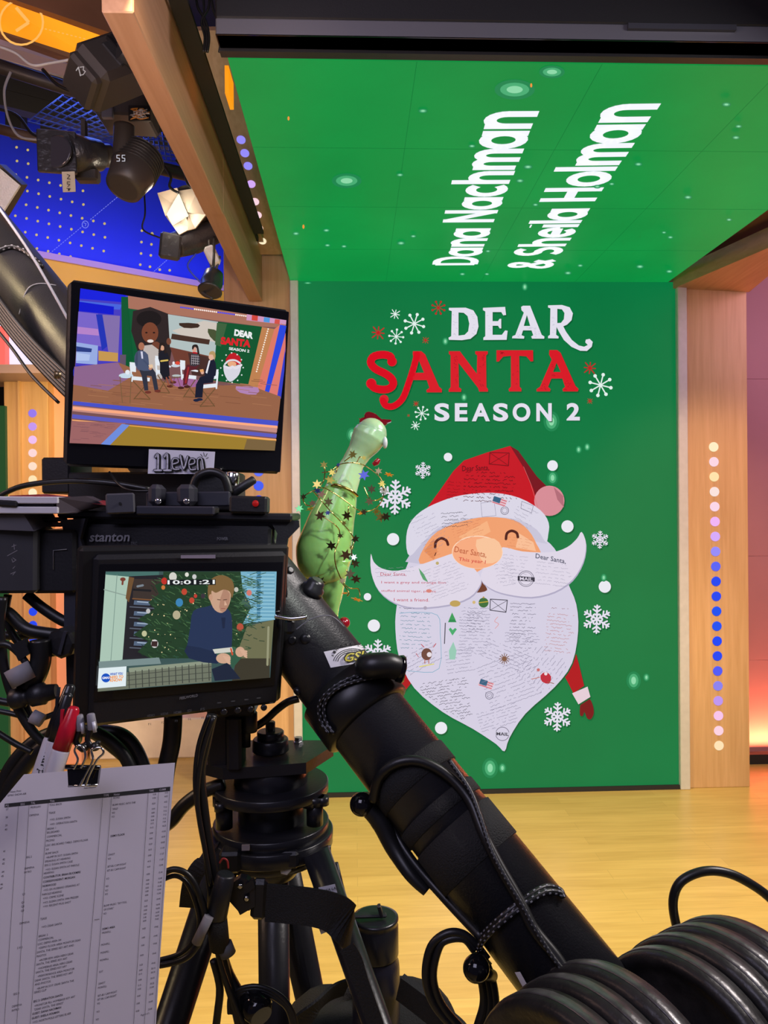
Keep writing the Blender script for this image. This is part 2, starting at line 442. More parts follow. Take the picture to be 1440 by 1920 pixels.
for q in range(60):
    x0, x1, y0, y1 = R.choice([(522,550,125,245),(615,645,130,250),(697,726,120,255),(905,960,205,215),(945,980,225,255),(1034,1062,110,240),(850,880,225,255)])
    x = R.uniform(x0, x1-8); y = R.uniform(y0, y1)
    d.line([(x, y), (x+4, y-R.uniform(2, 5)), (x+R.uniform(6, 12), y+R.uniform(-3, 4))], 1.3, pg, layer=False, cap=False)
for i, (dx, dy, mm) in enumerate(((4, 5, dg), (0, 0, lw))):
    for ch, u0, u1 in (('S',428,506),('E',534,600),('A',622,716),('S',733,811),('O',834,926),('N',957,1037)):
        d.text(ch, ((u0+dx,692+dy), (u1+dx,692+dy), (u0+dx,598+dy)), mm, .035, layer=False)
    d.text('2', ((1114+dx,688+dy), (1183+dx,688+dy), (1114+dx,597+dy)), mm, .035)
build('title_lettering', d.mb, vw)

f = Draw(WP, 0, 0, 1, lift0=.0005, step=.00004)
def flake(dr_, x, y, r, m, k, rot=0):
    """k: 'crystal' thick snowflake, 'ball' arms with dots, 'burst' thin star"""
    dr_.nxt()
    if k == 'crystal':
        for a in range(6):
            t = rot+a*pi/3; c, s_ = math.cos(t), math.sin(t)
            g = lambda u, v: (x+c*u-s_*v, y+s_*u+c*v)
            dr_.line([g(0, 0), g(r, 0)], r*.13, m, layer=False)
            for u, L in ((.80, .22), (.52, .34), (.26, .20)):
                for sg in (1, -1): dr_.line([g(r*u, 0), g(r*(u+L*.55), sg*r*L*.8)], r*.12, m, layer=False)
    else:
        n = 8
        for a in range(n):
            t = rot+a*2*pi/n; q = (x+r*math.cos(t), y+r*math.sin(t))
            L = r*(1 if k != 'burst' or a % 2 else .8)
            q = (x+L*math.cos(t), y+L*math.sin(t))
            dr_.line([(x, y), q], r*(.12 if k != 'burst' else .16), m, layer=False)
            if k == 'ball': dr_.circ(q[0], q[1], r*.17, m, layer=False, n=10)
wh = em(225, 240, 235)
for x, y, r, k, t in ((777,607,18,'ball',.3),(741,589,10,'burst',.2),(743,631,13,'ball',.1),(791,775,12,'ball',.2),(779,798,9,'burst',.3),(1126,722,20,'ball',.25)):
    flake(f, x, y, r, wh, k, t)
rd = em(190, 30, 34)
for x, y, r in ((709,624,14),(798,638,7),(1106,690,13),(1106,752,6),(780,757,6),(766,779,3)): flake(f, x, y, r, rd, 'burst', .1)
flake(f, 822, 577, 12, rd, 'ball', .4)
for x, y, r in ((741,932,31),(793,882,15),(1125,1012,16),(1119,1161,26),(1045,1344,26),(708,1226,26)):
    flake(f, x+2, y+3, r, dg, 'crystal', pi/6+.03); flake(f, x, y, r, lw, 'crystal', pi/6+.03)
for x, y, r in ((840,857,8),(1036,873,10),(1064,987,11.5),(737,1011,11.5),(1134,1100,11.5),(701,1173,11.5),(689,1119,7),(827,1365,11.5)):
    f.circ(x+2, y+3, r, dg); f.circ(x, y, r, em(232, 232, 240))
g1, g2, g3 = em(22, 132, 78), em(70, 172, 116), em(140, 216, 168)
for x, y, r in ((1188,1276,9),(919,1440,10),(942,1440,5),(1034,790,10),(660,815,7),(1036,896,7),(1085,843,4),(1101,838,4),(835,640,4),(984,538,4),(1132,1083,4),(835,1000,0),(1212,1270,4),(870,745,4)):
    if r: f.circ(x, y, r*1.5, g1, r*1.9); f.circ(x, y, r, g2, r*1.4); f.circ(x, y, r*.5, g3, r*.8)
build('snow_graphic', f.mb, vw)

s = Draw(WP, 680, 820, 3, lift0=.006)
def sh(pts, m, sm=3, off=True):
    if off: s.poly([(x+5, y+7) for x, y in pts], dg, smooth=sm)
    s.poly(pts, m, smooth=sm)
rdk = em(176, 12, 28); rdk2 = em(120, 12, 24)
sh([(205,1300),(240,1300),(275,1380),(225,1442),(195,1440)], rdk, 0)
sh([(1200,1215),(1222,1300),(1246,1398),(1185,1440),(1150,1370),(1120,1320)], rdk, 0)
sh([(1228,1492),(1222,1560),(1238,1566),(1248,1545),(1262,1580),(1284,1584),(1300,1550),(1292,1500),(1270,1468)], rdk2, 3)
sh([(1178,1440),(1265,1402),(1281,1460),(1214,1502)], em(228, 205, 215), 0)
hat = [(345,420),(440,290),(510,190),(570,130),(700,85),(830,48),(875,75),(980,220),(1050,290),(1010,430),(700,330)]
sh(hat, em(196, 14, 32), 0)
s.poly([(830,48),(875,75),(980,220),(1050,290),(1010,430),(990,400),(960,290),(905,170)], em(118, 10, 26))
s.circ(1056, 364, 86, dg); s.circ(1050, 357, 85, em(214, 140, 150), n=32)
s.poly([(1075,280),(1128,330),(1132,395),(1095,350)], em(178, 108, 120))
beard = [(262,690),(215,840),(190,960),(184,1080),(208,1250),(290,1410),(450,1545),(620,1640),(750,1725),(798,1766),(826,1690),(915,1555),(1080,1405),(1178,1270),(1212,1090),(1202,940),(1155,820),(1100,660),(1020,570),(850,480),(680,470),(480,510),(340,590)]
sh(beard, em(212, 206, 226), 3)
s.poly([(300,640),(420,480),(560,440),(700,430),(850,445),(960,500),(1040,600),(900,560),(700,500),(480,540)], em(200, 196, 216), smooth=2)
s.poly([(240,700),(330,560),(420,510),(470,520),(380,720)], em(196, 192, 214))
s.poly([(322,712),(345,620),(420,530),(560,472),(700,448),(850,465),(930,520),(978,600),(990,660),(800,640),(640,760),(480,690)], em(240, 160, 112), smooth=3)
s.poly([(345,640),(400,570),(420,640),(400,690)], em(226, 140, 90)); s.poly([(540,560),(700,470),(720,530),(600,600)], em(246, 178, 130)); s.poly([(880,540),(960,590),(975,640),(860,620)], em(248, 190, 150))
band = [(265,668),(244,590),(262,490),(330,415),(440,360),(560,325),(730,312),(880,340),(1000,410),(1046,480),(1044,545),(1030,590),(980,520),(870,462),(700,446),(540,468),(430,506),(335,595)]
sh(band, em(218, 214, 230), 3, False)
s.poly([(625,870),(640,838),(664,795),(690,835),(700,860),(665,872)], em(110, 60, 44), smooth=2)
mL = [(46,655),(62,700),(110,738),(200,750),(330,715),(450,672),(530,655),(610,720),(664,790),(655,840),(600,900),(480,942),(300,958),(180,930),(90,860),(48,760)]
mR = [(790,618),(900,642),(1060,646),(1150,618),(1205,570),(1232,532),(1256,600),(1240,700),(1180,800),(1080,868),(950,898),(810,882),(720,850),(664,795),(690,720),(750,660)]
for mm in (mL, mR):
    s.poly([(x+3, y+9) for x, y in mm], em(176, 170, 196), smooth=3); s.poly(mm, em(222, 214, 230), smooth=3)
s.circ(645, 646, 143, em(252, 214, 186), 93, n=36); s.circ(645, 648, 139, em(246, 170, 128), 89, n=36)
s.poly([(640,575),(740,570),(782,620),(770,690),(690,710),(650,650)], em(248, 196, 156), smooth=2)
eye = em(84, 40, 34)
s.line([(408,618),(412,588),(440,568),(470,580),(480,604)], 15, eye, 4); s.line([(806,572),(812,540),(838,526),(866,538),(873,562)], 15, eye, 4)
s.line([(412,650),(405,665)], 5, eye)
# handwriting: rows of small pen strokes inside the paper pieces
pen = em(92, 88, 112); pen2 = em(140, 136, 160); pr = em(190, 60, 84); pbl = em(70, 130, 150); pdk = em(84, 8, 20); pk = em(56, 54, 70)
CLIP = None
def inside(x, y, pg_):
    c = False; j = len(pg_)-1
    for i in range(len(pg_)):
        (a, b_), (e, f_) = pg_[i], pg_[j]
        if (b_ > y) != (f_ > y) and x < (e-a)*(y-b_)/(f_-b_)+a: c = not c
        j = i
    return c
def scribble(x0, y0, x1, n, gap, ang, m, h=7, wd=2.1, skip=.12):
    s.nxt(); c, q = math.cos(ang), math.sin(ang)
    for i in range(n):
        x = 0; pts = []; L = (x1-x0)*R.uniform(.8, 1)
        while x < L:
            if R.random() < skip:
                if len(pts) > 1: s.line(pts, wd, m, layer=False, cap=False)
                pts = []; x += R.uniform(6, 12); continue
            u = x; v = i*gap+R.uniform(-h*.6, h*.5)
            g = (x0+c*u-q*v, y0+q*u+c*v); x += R.uniform(3, 6)
            if CLIP and not inside(g[0], g[1], CLIP):
                if len(pts) > 1: s.line(pts, wd, m, layer=False, cap=False)
                pts = []; continue
            pts.append(g)
        if len(pts) > 1: s.line(pts, wd, m, layer=False, cap=False)
scribble(570, 195, 900, 9, 20, .03, pdk, 9, 2.6); scribble(480, 250, 560, 6, 18, .1, rdk2, 8, 1.8)
s.line([(716,85),(824,88),(820,160),(712,150),(716,85)], 3.5, pdk); s.line([(720,90),(815,155)], 2.5, pdk); s.line([(815,92),(718,148)], 2.5, pdk)
s.line([(1080,640-540),(1080,100)], 1, pdk); s.line([(905,165),(945,260),(985,395)], 2, em(220,110,110))
s.text('Dear Santa,', ((560,196),(712,190),(560,160)), pdk, .005)
scribble(265, 470, 430, 11, 20, -.45, pen2, 6, 1.3); scribble(440, 430, 600, 5, 19, -.08, pk, 8, 2.0)
scribble(880, 370, 1010, 6, 20, .5, pen2, 6, 1.4); scribble(500, 470, 660, 2, 16, -.1, pen, 6, 1.4)
s.line([(665,370),(740,360),(750,440),(672,448),(665,370)], 2, pen2); s.line([(895,360),(960,385),(950,425),(890,400),(895,360)], 2, pen)
scribble(500, 520, 690, 6, 15, -.35, em(200,110,80), 5, 1.3); scribble(820, 560, 960, 5, 16, .15, em(206,120,84), 5, 1.3); scribble(350, 600, 420, 6, 16, -.3, em(200,110,76), 5, 1.2)
s.text('Dear Santa,', ((514,650),(694,682),(520,612)), em(186, 92, 60), .004)
s.text('This year I', ((538,700),(690,718),(541,674)), em(206, 60, 60), .004)
s.text('Dear Santa,', ((100,782),(245,782),(100,760)), pr); s.text('I want a grey and orange lion', ((105,826),(468,828),(105,808)), pr)
s.text('stuffed animal tiger, please', ((105,872),(412,876),(105,856)), pr); s.text('I want a friend.', ((176,922),(374,924),(176,904)), pr)
scribble(330, 760, 560, 11, 17, -.35, pen2, 6, 1.2); scribble(70, 740, 300, 3, 22, -.05, pen2, 5, 1.2)
s.text('Dear Santa,', ((972,684),(1142,716),(974,652)), em(60, 66, 92), .01)
scribble(790, 660, 950, 9, 19, .12, pen2, 6, 1.3); scribble(980, 700, 1200, 7, 20, .12, pen2, 6, 1.3); scribble(740, 720, 860, 7, 20, -.15, pen2, 6, 1.3)
def ring(x, y, r, m, wd=3): s.line([(x+r*math.cos(t*pi/12), y+r*math.sin(t*pi/12)) for t in range(25)], wd, m, cap=False)
ring(919, 795, 44, pen, 3); ring(919, 795, 36, pen, 2)
s.poly([(872,780),(968,788),(968,812),(872,806)], pk); s.text('MAIL', ((884,803),(956,808),(884,785)), em(222,214,230), .02)
ring(786, 1668, 38, pen, 3); s.poly([(748,1655),(826,1660),(826,1682),(748,1678)], em(200,196,214)); s.text('MAIL', ((752,1676),(822,1680),(752,1658)), pk, .02)
ring(799, 412, 22, pen, 3); ring(799, 412, 14, pen, 2); ring(712, 1452, 21, pen, 3); ring(712, 1452, 13, pen, 2)
for fx, fy in ((740, 330), (665, 1358)):
    s.poly([(fx,fy),(fx+75,fy+24),(fx+60,fy+62),(fx-18,fy+36)], em(226, 190, 200))
    for q in range(3): s.line([(fx+2-q*6,fy+8+q*13),(fx+70-q*5,fy+30+q*13)], 4, em(204, 70, 90), layer=(q == 0), cap=False)
    s.poly([(fx,fy),(fx+40,fy+13),(fx+30,fy+42),(fx-10,fy+28)], em(50, 96, 128))
CLIP = [(645+(x-645)*.975, 1150+(y-1150)*.975) for x, y in beard]
for x0, y0, x1, n, g, a, m_, h_ in ((215,985,400,10,22,.05,pbl,7),(200,960,300,1,20,.05,pk,5),(545,960,740,16,17,.02,pen2,7),(590,985,690,8,15,.06,pen,6),(830,935,980,14,19,.03,pen,7),(800,1100,1010,4,16,.03,pen2,6),(1040,990,1200,12,19,.1,em(190,130,130),8),(1045,960,1180,1,20,.05,em(150,110,120),7),(215,1250,430,6,20,-.5,pen2,6),(320,1390,600,15,16,-.14,pk,8),(640,1300,960,13,21,-.35,pen2,6),(860,1330,1100,12,22,-.9,pen2,6),(640,1560,900,7,17,-.3,pen2,6),(700,1130,1000,6,20,.4,pen2,5),(460,1210,640,7,20,-.15,pen2,6)):
    scribble(x0, y0, x1, n, g, a, m_, h_)
s.line([(208,990),(300,984),(420,1000),(436,1100),(430,1300),(300,1318),(212,1300)], 3, em(120,170,196), 3)
s.line([(718,910),(814,916),(806,984),(716,972),(718,910)], 4.5, pk); s.line([(722,914),(804,980)], 2.5, pk); s.line([(810,920),(720,970)], 2.5, pk)
s.poly([(480,1040),(503,990),(528,1040)], em(40,140,80)); s.poly([(486,1025),(503,985),(522,1025)], em(60,156,90)); s.line([(465,1045),(460,1160)], 5, pk)
s.poly([(484,1080),(505,1115),(530,1080),(520,1072),(506,1084),(494,1070)], em(70,170,110)); s.poly([(485,1200),(510,1150),(528,1200),(520,1250),(488,1250)], em(150,200,180))
s.circ(680, 930, 28, em(60,110,60)); s.line([(655,930),(705,924)], 5, em(200,170,60)); s.circ(680, 900, 5, em(190,150,80))
s.circ(520, 935, 30, em(190,160,90), 18); s.poly([(315,735),(345,770),(368,815),(340,800),(325,770)], em(90,160,110))
for a in range(12): s.line([(797,1246),(797+30*math.cos(a*pi/6), 1246+30*math.sin(a*pi/6))], 4, em(120,80,60), layer=(a == 0), cap=False)
s.circ(797, 1246, 14, em(130,90,70))
s.circ(360, 1220, 30, em(110,70,60), 34); s.circ(375, 1222, 14, em(230,220,226)); s.line([(350,1250),(350,1272)], 4, em(180,80,50)); s.line([(372,1250),(372,1272)], 4, em(180,80,50)); s.line([(320,1290),(400,1275)], 6, em(220,210,120))
s.line([(330,1165),(345,1180)], 4, em(190,50,60)); s.line([(300,1215),(314,1235)], 3, em(190,50,60)); s.line([(398,1180),(412,1160)], 4, em(190,50,60))
s.poly([(1000,1340),(1030,1320),(1060,1345),(1050,1385),(1010,1375)], em(190,40,60), smooth=2); s.line([(950,1360),(995,1350)], 4, em(200,120,110)); s.circ(988, 1308, 9, em(200,110,110)); s.circ(1030, 1330, 9, em(236,220,224)); s.line([(1040,1375),(1075,1385)], 4, em(150,90,70))
s.line([(760,1010),(742,1035),(765,1050),(745,1075)], 3, em(220,150,150), 3); s.circ(352, 960, 10, em(170,160,180)); s.circ(373, 864, 16, em(214,130,120), 10); s.circ(420, 708, 9, em(190,170,110)); s.circ(626, 928, 9, em(210,180,120))
build('face_graphic', s.mb, vw)

# ---- overhead video panel
X0 = PZ(545, 530, ZC).x; X1 = PZ(1258, 525, ZC).x
CPs = thing('overhead_video_panel', ((X0+X1)/2, (D+YN)/2, ZC), 'overhead green video panel carrying two white sideways guest names', 'screen')
b = MB(); b.box(((X0+X1)/2, (D+YN)/2, ZC+.03), (X1-X0, D-YN, .06), LG2); build('screen', b, CPs)
CP = Plane((0, 0, ZC), (0, 0, -1))
def arc(cx, cy, rx, ry, a0, a1, n=10): return [(cx+rx*math.cos(math.radians(a0+(a1-a0)*i/n)), cy+ry*math.sin(math.radians(a0+(a1-a0)*i/n))) for i in range(n+1)]
XH = .70
def bowl(cx=.27): return arc(cx, XH/2, .24, XH/2-.07, 0, 360, 20)
GL = {
 'D': ([[(.1,.07),(.1,.93),(.3,.93)]+arc(.3,.5,.33,.43,90,-90,12)+[(.1,.07)]], .78),
 'a': ([bowl(), [(.51,.0),(.51,XH)]], .67),
 'n': ([[(.09,0),(.09,XH)], [(.09,.36)]+arc(.29,.40,.20,.24,180,0,10)+[(.49,0)]], .63),
 'm': ([[(.09,0),(.09,XH)], [(.09,.36)]+arc(.26,.42,.17,.22,180,0,10)+[(.43,0)], [(.43,.42)]+arc(.60,.42,.17,.22,180,0,10)+[(.77,0)]], .91),
 'N': ([[(.1,0),(.1,1)], [(.1,.93),(.62,.07)], [(.62,0),(.62,1)]], .80),
 'H': ([[(.1,0),(.1,1)], [(.1,.5),(.6,.5)], [(.6,0),(.6,1)]], .78),
 'c': ([arc(.30,XH/2,.25,XH/2-.07,48,312,16)], .58),
 'h': ([[(.09,0),(.09,1)], [(.09,.36)]+arc(.29,.40,.20,.24,180,0,10)+[(.49,0)]], .63),
 'o': ([arc(.31,XH/2,.25,XH/2-.07,0,360,20)], .66),
 'l': ([[(.09,0),(.09,1)]], .24), 'i': ([[(.09,0),(.09,XH)], [(.09,.92),(.09,.95)]], .24),
 'e': ([[(.09,.36),(.54,.36)]+arc(.31,XH/2,.24,XH/2-.07,0,315,16)], .64),
 'S': ([arc(.32,.71,.22,.22,40,250,10)+[(.36,.5)]+arc(.32,.28,.24,.21,70,-140,10)], .68),
 '&': ([[(.66,.05),(.2,.66)]+arc(.32,.78,.15,.15,200,-20,10)+[(.42,.62),(.16,.42)]+arc(.29,.24,.2,.17,150,300,8)+[(.52,.2),(.64,.42)]], .74),
 ' ': ([], .30)}
t = Draw(CP, 0, 0, 1)
def sign(txt, A, B, T):
    """A baseline start, B baseline end, T cap line above A (photo px on the panel)"""
    a, bb, tt = (CP.at(*q) for q in (A, B, T)); tot = sum(GL[c][1] for c in txt)-.12
    ex = (bb-a)/tot; ey = tt-a; ey = ey-ex*(ey.dot(ex)/ex.dot(ex)); n = Vector((0, 0, -1)); t.nxt(); off = n*t.l
    q = lambda u, v: a+ex*u+ey*v+off
    x = 0; th = .185
    for c in txt:
        for pl in GL[c][0]:
            for i in range(len(pl)-1):
                p0, p1 = Vector(pl[i]), Vector(pl[i+1]); dd = (p1-p0)
                if dd.length < 1e-6: continue
                dd.normalize(); nn = Vector((-dd.y, dd.x))*th/2
                if len(pl) > 3: p0 = p0-dd*.02; p1 = p1+dd*.02
                vs = [q(x+v.x, v.y) for v in (p0+nn, p0-nn, p1-nn, p1+nn)]
                t.mb.add(vs, [(0, 1, 2, 3)], em(240, 242, 252, 1.05))
        x += GL[c][1]
sign('Dana Nachman', (893, 497), (1007, 212), (812, 497))
build('guest_name_lettering', t.mb, CPs); t = Draw(CP, 0, 0, 1)
sign('& Sheila Holman', (1032, 503), (1234, 198), (952, 500))
build('guest_name_lettering', t.mb, CPs)
t = Draw(CP, 0, 0, 1)
for x, y, r in ((965,168,38),(1035,135,24),(650,339,28),(793,208,9),(750,328,7),(885,274,7),(752,456,8),(612,432,7),(614,460,6),(645,462,6),(555,438,7),(775,443,6),(867,514,6),(577,532,8),(980,536,5),(1120,350,7),(1197,308,8),(1290,370,8),(1385,237,7),(1380,258,8),(1362,196,9),(1367,412,6),(1257,445,6),(1245,436,5),(1200,500,8),(1255,509,7),(1147,345,6),(1088,498,6),(1065,512,7),(1004,384,6),(760,541,5),(975,339,8),(990,313,9),(915,471,5),(913,514,5)):
    t.circ(x, y, r*1.0, g1, r*.50); t.circ(x, y, r*.72, g2, r*.34); t.circ(x, y, r*.4, g3, r*.18)
for x, y in ((541,222),(996,160),(569,425)): t.circ(x, y, 2, em(240,150,60), 4)
build('snow_graphic', t.mb, CPs)
b = MB(); jm = mat('panel_joint', (.0, .03, .01), .5, emit=rgb(4, 104, 46))
for xx in [X0+k*(X1-X0)/4 for k in (1, 2, 3)]: b.box((xx, (D+YN)/2, ZC-.0002), (.0012, D-YN, .0004), jm)
for yy in [YN+k*(D-YN)/4 for k in (1, 2, 3)]: b.box(((X0+X1)/2, yy, ZC-.0002), (X1-X0, .0012, .0004), jm)
build('panel_joints', b, CPs)
# fascia at the near edge
fx0 = P(415, 60, YN).x; fx1 = X1+.25; yy = YN-.05
fz = lambda py: P(900, py, YN-.1).z
fs_ = thing('overhead_fascia', ((fx0+fx1)/2, YN-.05, ZC), 'black rectangular truss fascia with a grey stripe above the overhead panel', 'truss')
b = MB()
b.box(((fx0+fx1)/2, YN-.05, (ZC+.012+fz(70))/2), (fx1-fx0, .09, fz(70)-ZC-.012), GLS, bev=.004)
b.box(((fx0+fx1)/2, YN-.05, (fz(38)+fz(-60))/2), (fx1-fx0, .09, fz(-60)-fz(38)), BLK, bev=.004)
b.box(((fx0+fx1)/2, YN-.02, ZC+.008), (fx1-fx0, .03, .014), BLK)
build('black_channel', b, fs_)
FGR = mat('satin_grey_extrusion', (.20, .20, .25), .35, .6)
b = MB(); b.box(((fx0+fx1)/2, YN-.052, (fz(70)+fz(38))/2), (fx1-fx0, .085, fz(38)-fz(70)), FGR, bev=.003); build('grey_stripe', b, fs_)
b = MB(); b.box((P(1250, 45, YN).x, YN-.1, fz(46)), (.30, .012, .015), NAVY); build('clamp_plate', b, fs_)

# ---- steel edge strips beside the video wall
for nm, pa, pb in (('trim_1', 548, 564), ('trim_2', 1270, 1288)):
    xa, xb = P(pa, 1000, D).x, P(pb, 1000, D).x
    b = MB(); b.box(((xa+xb)/2, D+.0, ZC/2), (xb-xa, .05, ZC), STEEL, bev=.004); struct(nm, b)
# ---- oak pillars
def dots(parent, pts, cols, r, Y, nrm=(0, -1, 0)):
    for (x, y), c in zip(pts, cols):
        b = MB(); p = P(x, y, Y); b.lathe(p, nrm, [(0, r*1.12), (.002, r*1.12), (.0025, r)], em(*c), 20); build('light_disc', b, parent)
ww, pk_, lv, bl, pu = (255,238,196), (252,214,226), (150,140,250), (30,70,240), (214,170,250)
xa, xb = P(1289, 1000, D).x, P(1403, 1000, D).x
rp = thing('oak_pillar', ((xa+xb)/2, D+.1, 0), 'pale oak pillar with one column of round lights right of the video wall', 'pillar')
b = MB(); b.box(((xa+xb)/2, D+.12, 1.55), (xb-xa, .24, 3.1), WOODP, bev=.003); build('panel', b, rp)
cols = [ww, pk_, (255,226,170), (250,226,220), (250,214,232), (240,180,245), pu, lv, (90,100,245), bl, bl, (20,80,240), (24,80,240), (20,70,245), bl, (80,90,245), (140,130,240), (190,150,240), (248,196,236), (252,210,225), (255,226,180)]
dots(rp, [(1338+10*i/20, 838+28*i) for i in range(21)], cols, S(8.2, D), D-.001)
xa, xb = P(424, 1000, D+.02).x, P(548, 1000, D+.02).x
lp = thing('oak_pillar', ((xa+xb)/2, D+.12, 0), 'pale oak pillar left of the video wall, partly behind the monitors', 'pillar')
b = MB(); b.box(((xa+xb)/2, D+.14, 1.8), (xb-xa, .24, 3.6), WOODP, bev=.003); build('panel', b, lp)
dots(lp, [(485, 830+27*i) for i in range(14)], [pk_, pu, (90,110,245), (60,90,245)]+[bl]*6+[lv, pu, pk_, ww], S(8.2, D), D+.018)

# ---- oak beam upper left (runs from near to the video wall)
X_a, X_b = PZ(198, 17, CH+1.16).x, PZ(247, 4, CH+1.16).x
zb = P(490, 565, D).z
Xa = PZ(383, 399, zb).x; Xb = PZ(420, 402, zb).x
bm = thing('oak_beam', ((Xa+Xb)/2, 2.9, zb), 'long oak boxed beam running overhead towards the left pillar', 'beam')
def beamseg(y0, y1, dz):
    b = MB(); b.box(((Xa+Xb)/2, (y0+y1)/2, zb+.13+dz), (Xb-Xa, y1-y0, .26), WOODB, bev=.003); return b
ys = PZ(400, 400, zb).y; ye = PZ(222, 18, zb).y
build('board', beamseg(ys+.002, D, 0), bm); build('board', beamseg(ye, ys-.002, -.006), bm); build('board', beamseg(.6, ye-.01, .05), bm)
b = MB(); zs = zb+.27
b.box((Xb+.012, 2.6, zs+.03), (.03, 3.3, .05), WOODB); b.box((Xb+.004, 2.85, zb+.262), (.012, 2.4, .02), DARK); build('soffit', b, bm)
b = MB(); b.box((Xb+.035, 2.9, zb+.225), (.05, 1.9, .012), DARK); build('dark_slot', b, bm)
# slanted soffit panel with round lights between beam and panel
pa = [P(480, 480, 4.2), P(560, 480, 4.2), P(470, 60, 3.2), P(330, 60, 3.2)]
sp = thing('oak_soffit_panel', pa[0], 'narrow oak soffit panel with a row of round lights beside the overhead panel', 'panel')
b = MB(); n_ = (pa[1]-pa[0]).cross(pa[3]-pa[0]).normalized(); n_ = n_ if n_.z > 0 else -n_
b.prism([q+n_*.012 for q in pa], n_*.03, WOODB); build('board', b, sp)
SPl = Plane(pa[0]+n_*.011, -n_)
for (x, y), c in zip([(452,262),(459,287),(465,311),(471,345),(478,378),(483,403),(486,428),(492,452)], [lv, lv, lv, pu, pk_, pk_, (255,214,190), ww]):
    b = MB(); q = SPl.at(x, y); b.lathe(q, -n_, [(0, .021), (.002, .021), (.003, .019)], em(*c), 20); build('light_disc', b, sp)
b = MB(); b.lathe(SPl.at(452, 346), -n_, [(0, .03), (.012, .03), (.014, .026)], BLK, 24); build('vent_cap', b, sp)
b = MB(); o_ = mat('amber_light_panel', (.3, .1, .01), .5, emit=rgb(250, 150, 20))
b.box(P(430, 165, 2.45), (.012, .10, .085), o_); tag(build('amber_light_strip', b), 'thin amber lit strip beside the left edge of the overhead panel', 'light')
# right beam and pink wall
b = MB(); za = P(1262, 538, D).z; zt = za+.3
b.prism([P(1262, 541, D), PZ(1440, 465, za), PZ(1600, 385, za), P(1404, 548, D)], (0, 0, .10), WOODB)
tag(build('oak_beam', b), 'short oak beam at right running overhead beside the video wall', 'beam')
b = MB(); q1 = PZ(1262, 526, ZC-.01); b.prism([(X1+.002, D-.001, ZC+.12), (X1+.5, D-.001, ZC+.12), (X1+.5, YN, ZC+.12), (X1+.002, YN, ZC+.12)], (0, 0, .04), BROWN)
tag(build('dark_soffit_board', b), 'dark brown soffit board beside the right edge of the overhead panel', 'board')
PINK = mat('rose_painted_panel', (.42, .21, .26), .55, noise=.06, nscale=2)
b = MB(); xx = P(1404, 900, D+.25).x
for z0, z1 in ((0, .62), (.62, 1.28), (1.28, 2.4), (2.4, 3.6)): b.box((xx+1.1, D+.52, (z0+z1)/2), (2.2, .06, z1-z0-.001), PINK, bev=.001)
struct('wall_far_right', b)
b = MB(); b.box((xx+1.1, D+.40, .03), (2.2, .06, .06), DARK); struct('baseboard_right', b)
lamp('floor_strip_orange', 'AREA', (xx+1.0, D+.40, .075), (xx+1.0, D+.50, 1.2), (1, .26, .09), 40, 2.0, size_y=.04)
lamp('pink_wash', 'AREA', (xx+.6, D-.9, 2.9), (xx+.8, D+.5, 1.6), (1, .55, .72), 17, .8)

# ================================================================== LEFT BACKGROUND
# blue header wall
zl = P(65, 478, 5.0).z; y2 = 5.0
qa, qb = P(-120, 445, 4.65), P(425, 542, 5.74)
BLUE = mat('royal_blue_header', (.012, .03, .60), .5, noise=.1, nscale=1.5)
zl = (qa.z+qb.z)/2; qa.z = qb.z = zl
hd = (qb-qa); hd.z = 0; hn = Vector((hd.y, -hd.x, 0)).normalized()
HP = Plane(qa, hn)
bh = thing('blue_header_panel', (qa+qb)/2, 'royal blue overhead header panel with rows of pale yellow dots', 'panel')
b = MB(); qb2 = qb+hd.normalized()*.5
b.prism([qa, qb2, qb2+Vector((0, 0, 1.75)), qa+Vector((0, 0, 1.75))], -hn*.06, BLUE); build('board', b, bh)
h = Draw(HP, 0, 0, 2.571); dotm = mat('glowing_yellow_dot', (.2, .16, .04), .5, emit=(.42, .34, .12), es=1)  # dots get emission of their own to stay yellow under the blue wash
h.nxt()
for r_ in range(9):
    for c_ in range(9):
        x = 80+c_*54+(r_ % 2)*4-r_*2; y = 710+r_*66+c_*13 if c_ < 9 else 0
        if y < 1190+c_*10 and not (c_ > 6 and r_ < 4): h.circ(x, y, 6.5, dotm, layer=False, n=10)
for x, y in ((684,1112),(682,1167),(680,1222),(676,1276),(733,1125),(730,1178),(727,1231),(723,1286),(770,1300),(818,1303),(735,1130)): h.circ(x, y, 6.5, dotm, layer=False, n=10)
dsh = em(120, 130, 235)
for i in range(34):
    if i in (16, 17, 18): continue
    x = 240+i*10.3; y = 1222-i*8.6; h.line([(x, y), (x+6, y-5)], 3.5, dsh, layer=False, cap=False)
for i in range(9): x = 735+i*8; h.line([(x, 1315-i*7), (x+5, 1310-i*7)], 3.5, dsh, layer=False, cap=False)
h.line([(411+15*math.cos(k*pi/8), 1082+17*math.sin(k*pi/8)) for k in range(17)], 3.5, dsh, layer=False)
h.line([(404,1074),(415,1078),(411,1090)], 3, dsh, layer=False)
build('dot_pattern', h.mb, bh)
b = MB(); YEL = mat('amber_painted_band', (.66, .36, .02), .5, noise=.08, nscale=2)
b.prism([qa, qb2, qb2-Vector((0, 0, .42)), qa-Vector((0, 0, .42))], -hn*.3, YEL); b2 = b; build('amber_band', b, bh)
b = MB(); LAV = mat('lavender_edge', (.40, .26, .42), .5); q = Vector((0, 0, .02))
b.prism([qa-q+hn*.01, qb2-q+hn*.01, qb2+q+hn*.01, qa+q+hn*.01], hn*.02, LAV); build('edge_trim', b, bh)
mid = (qa+qb)/2
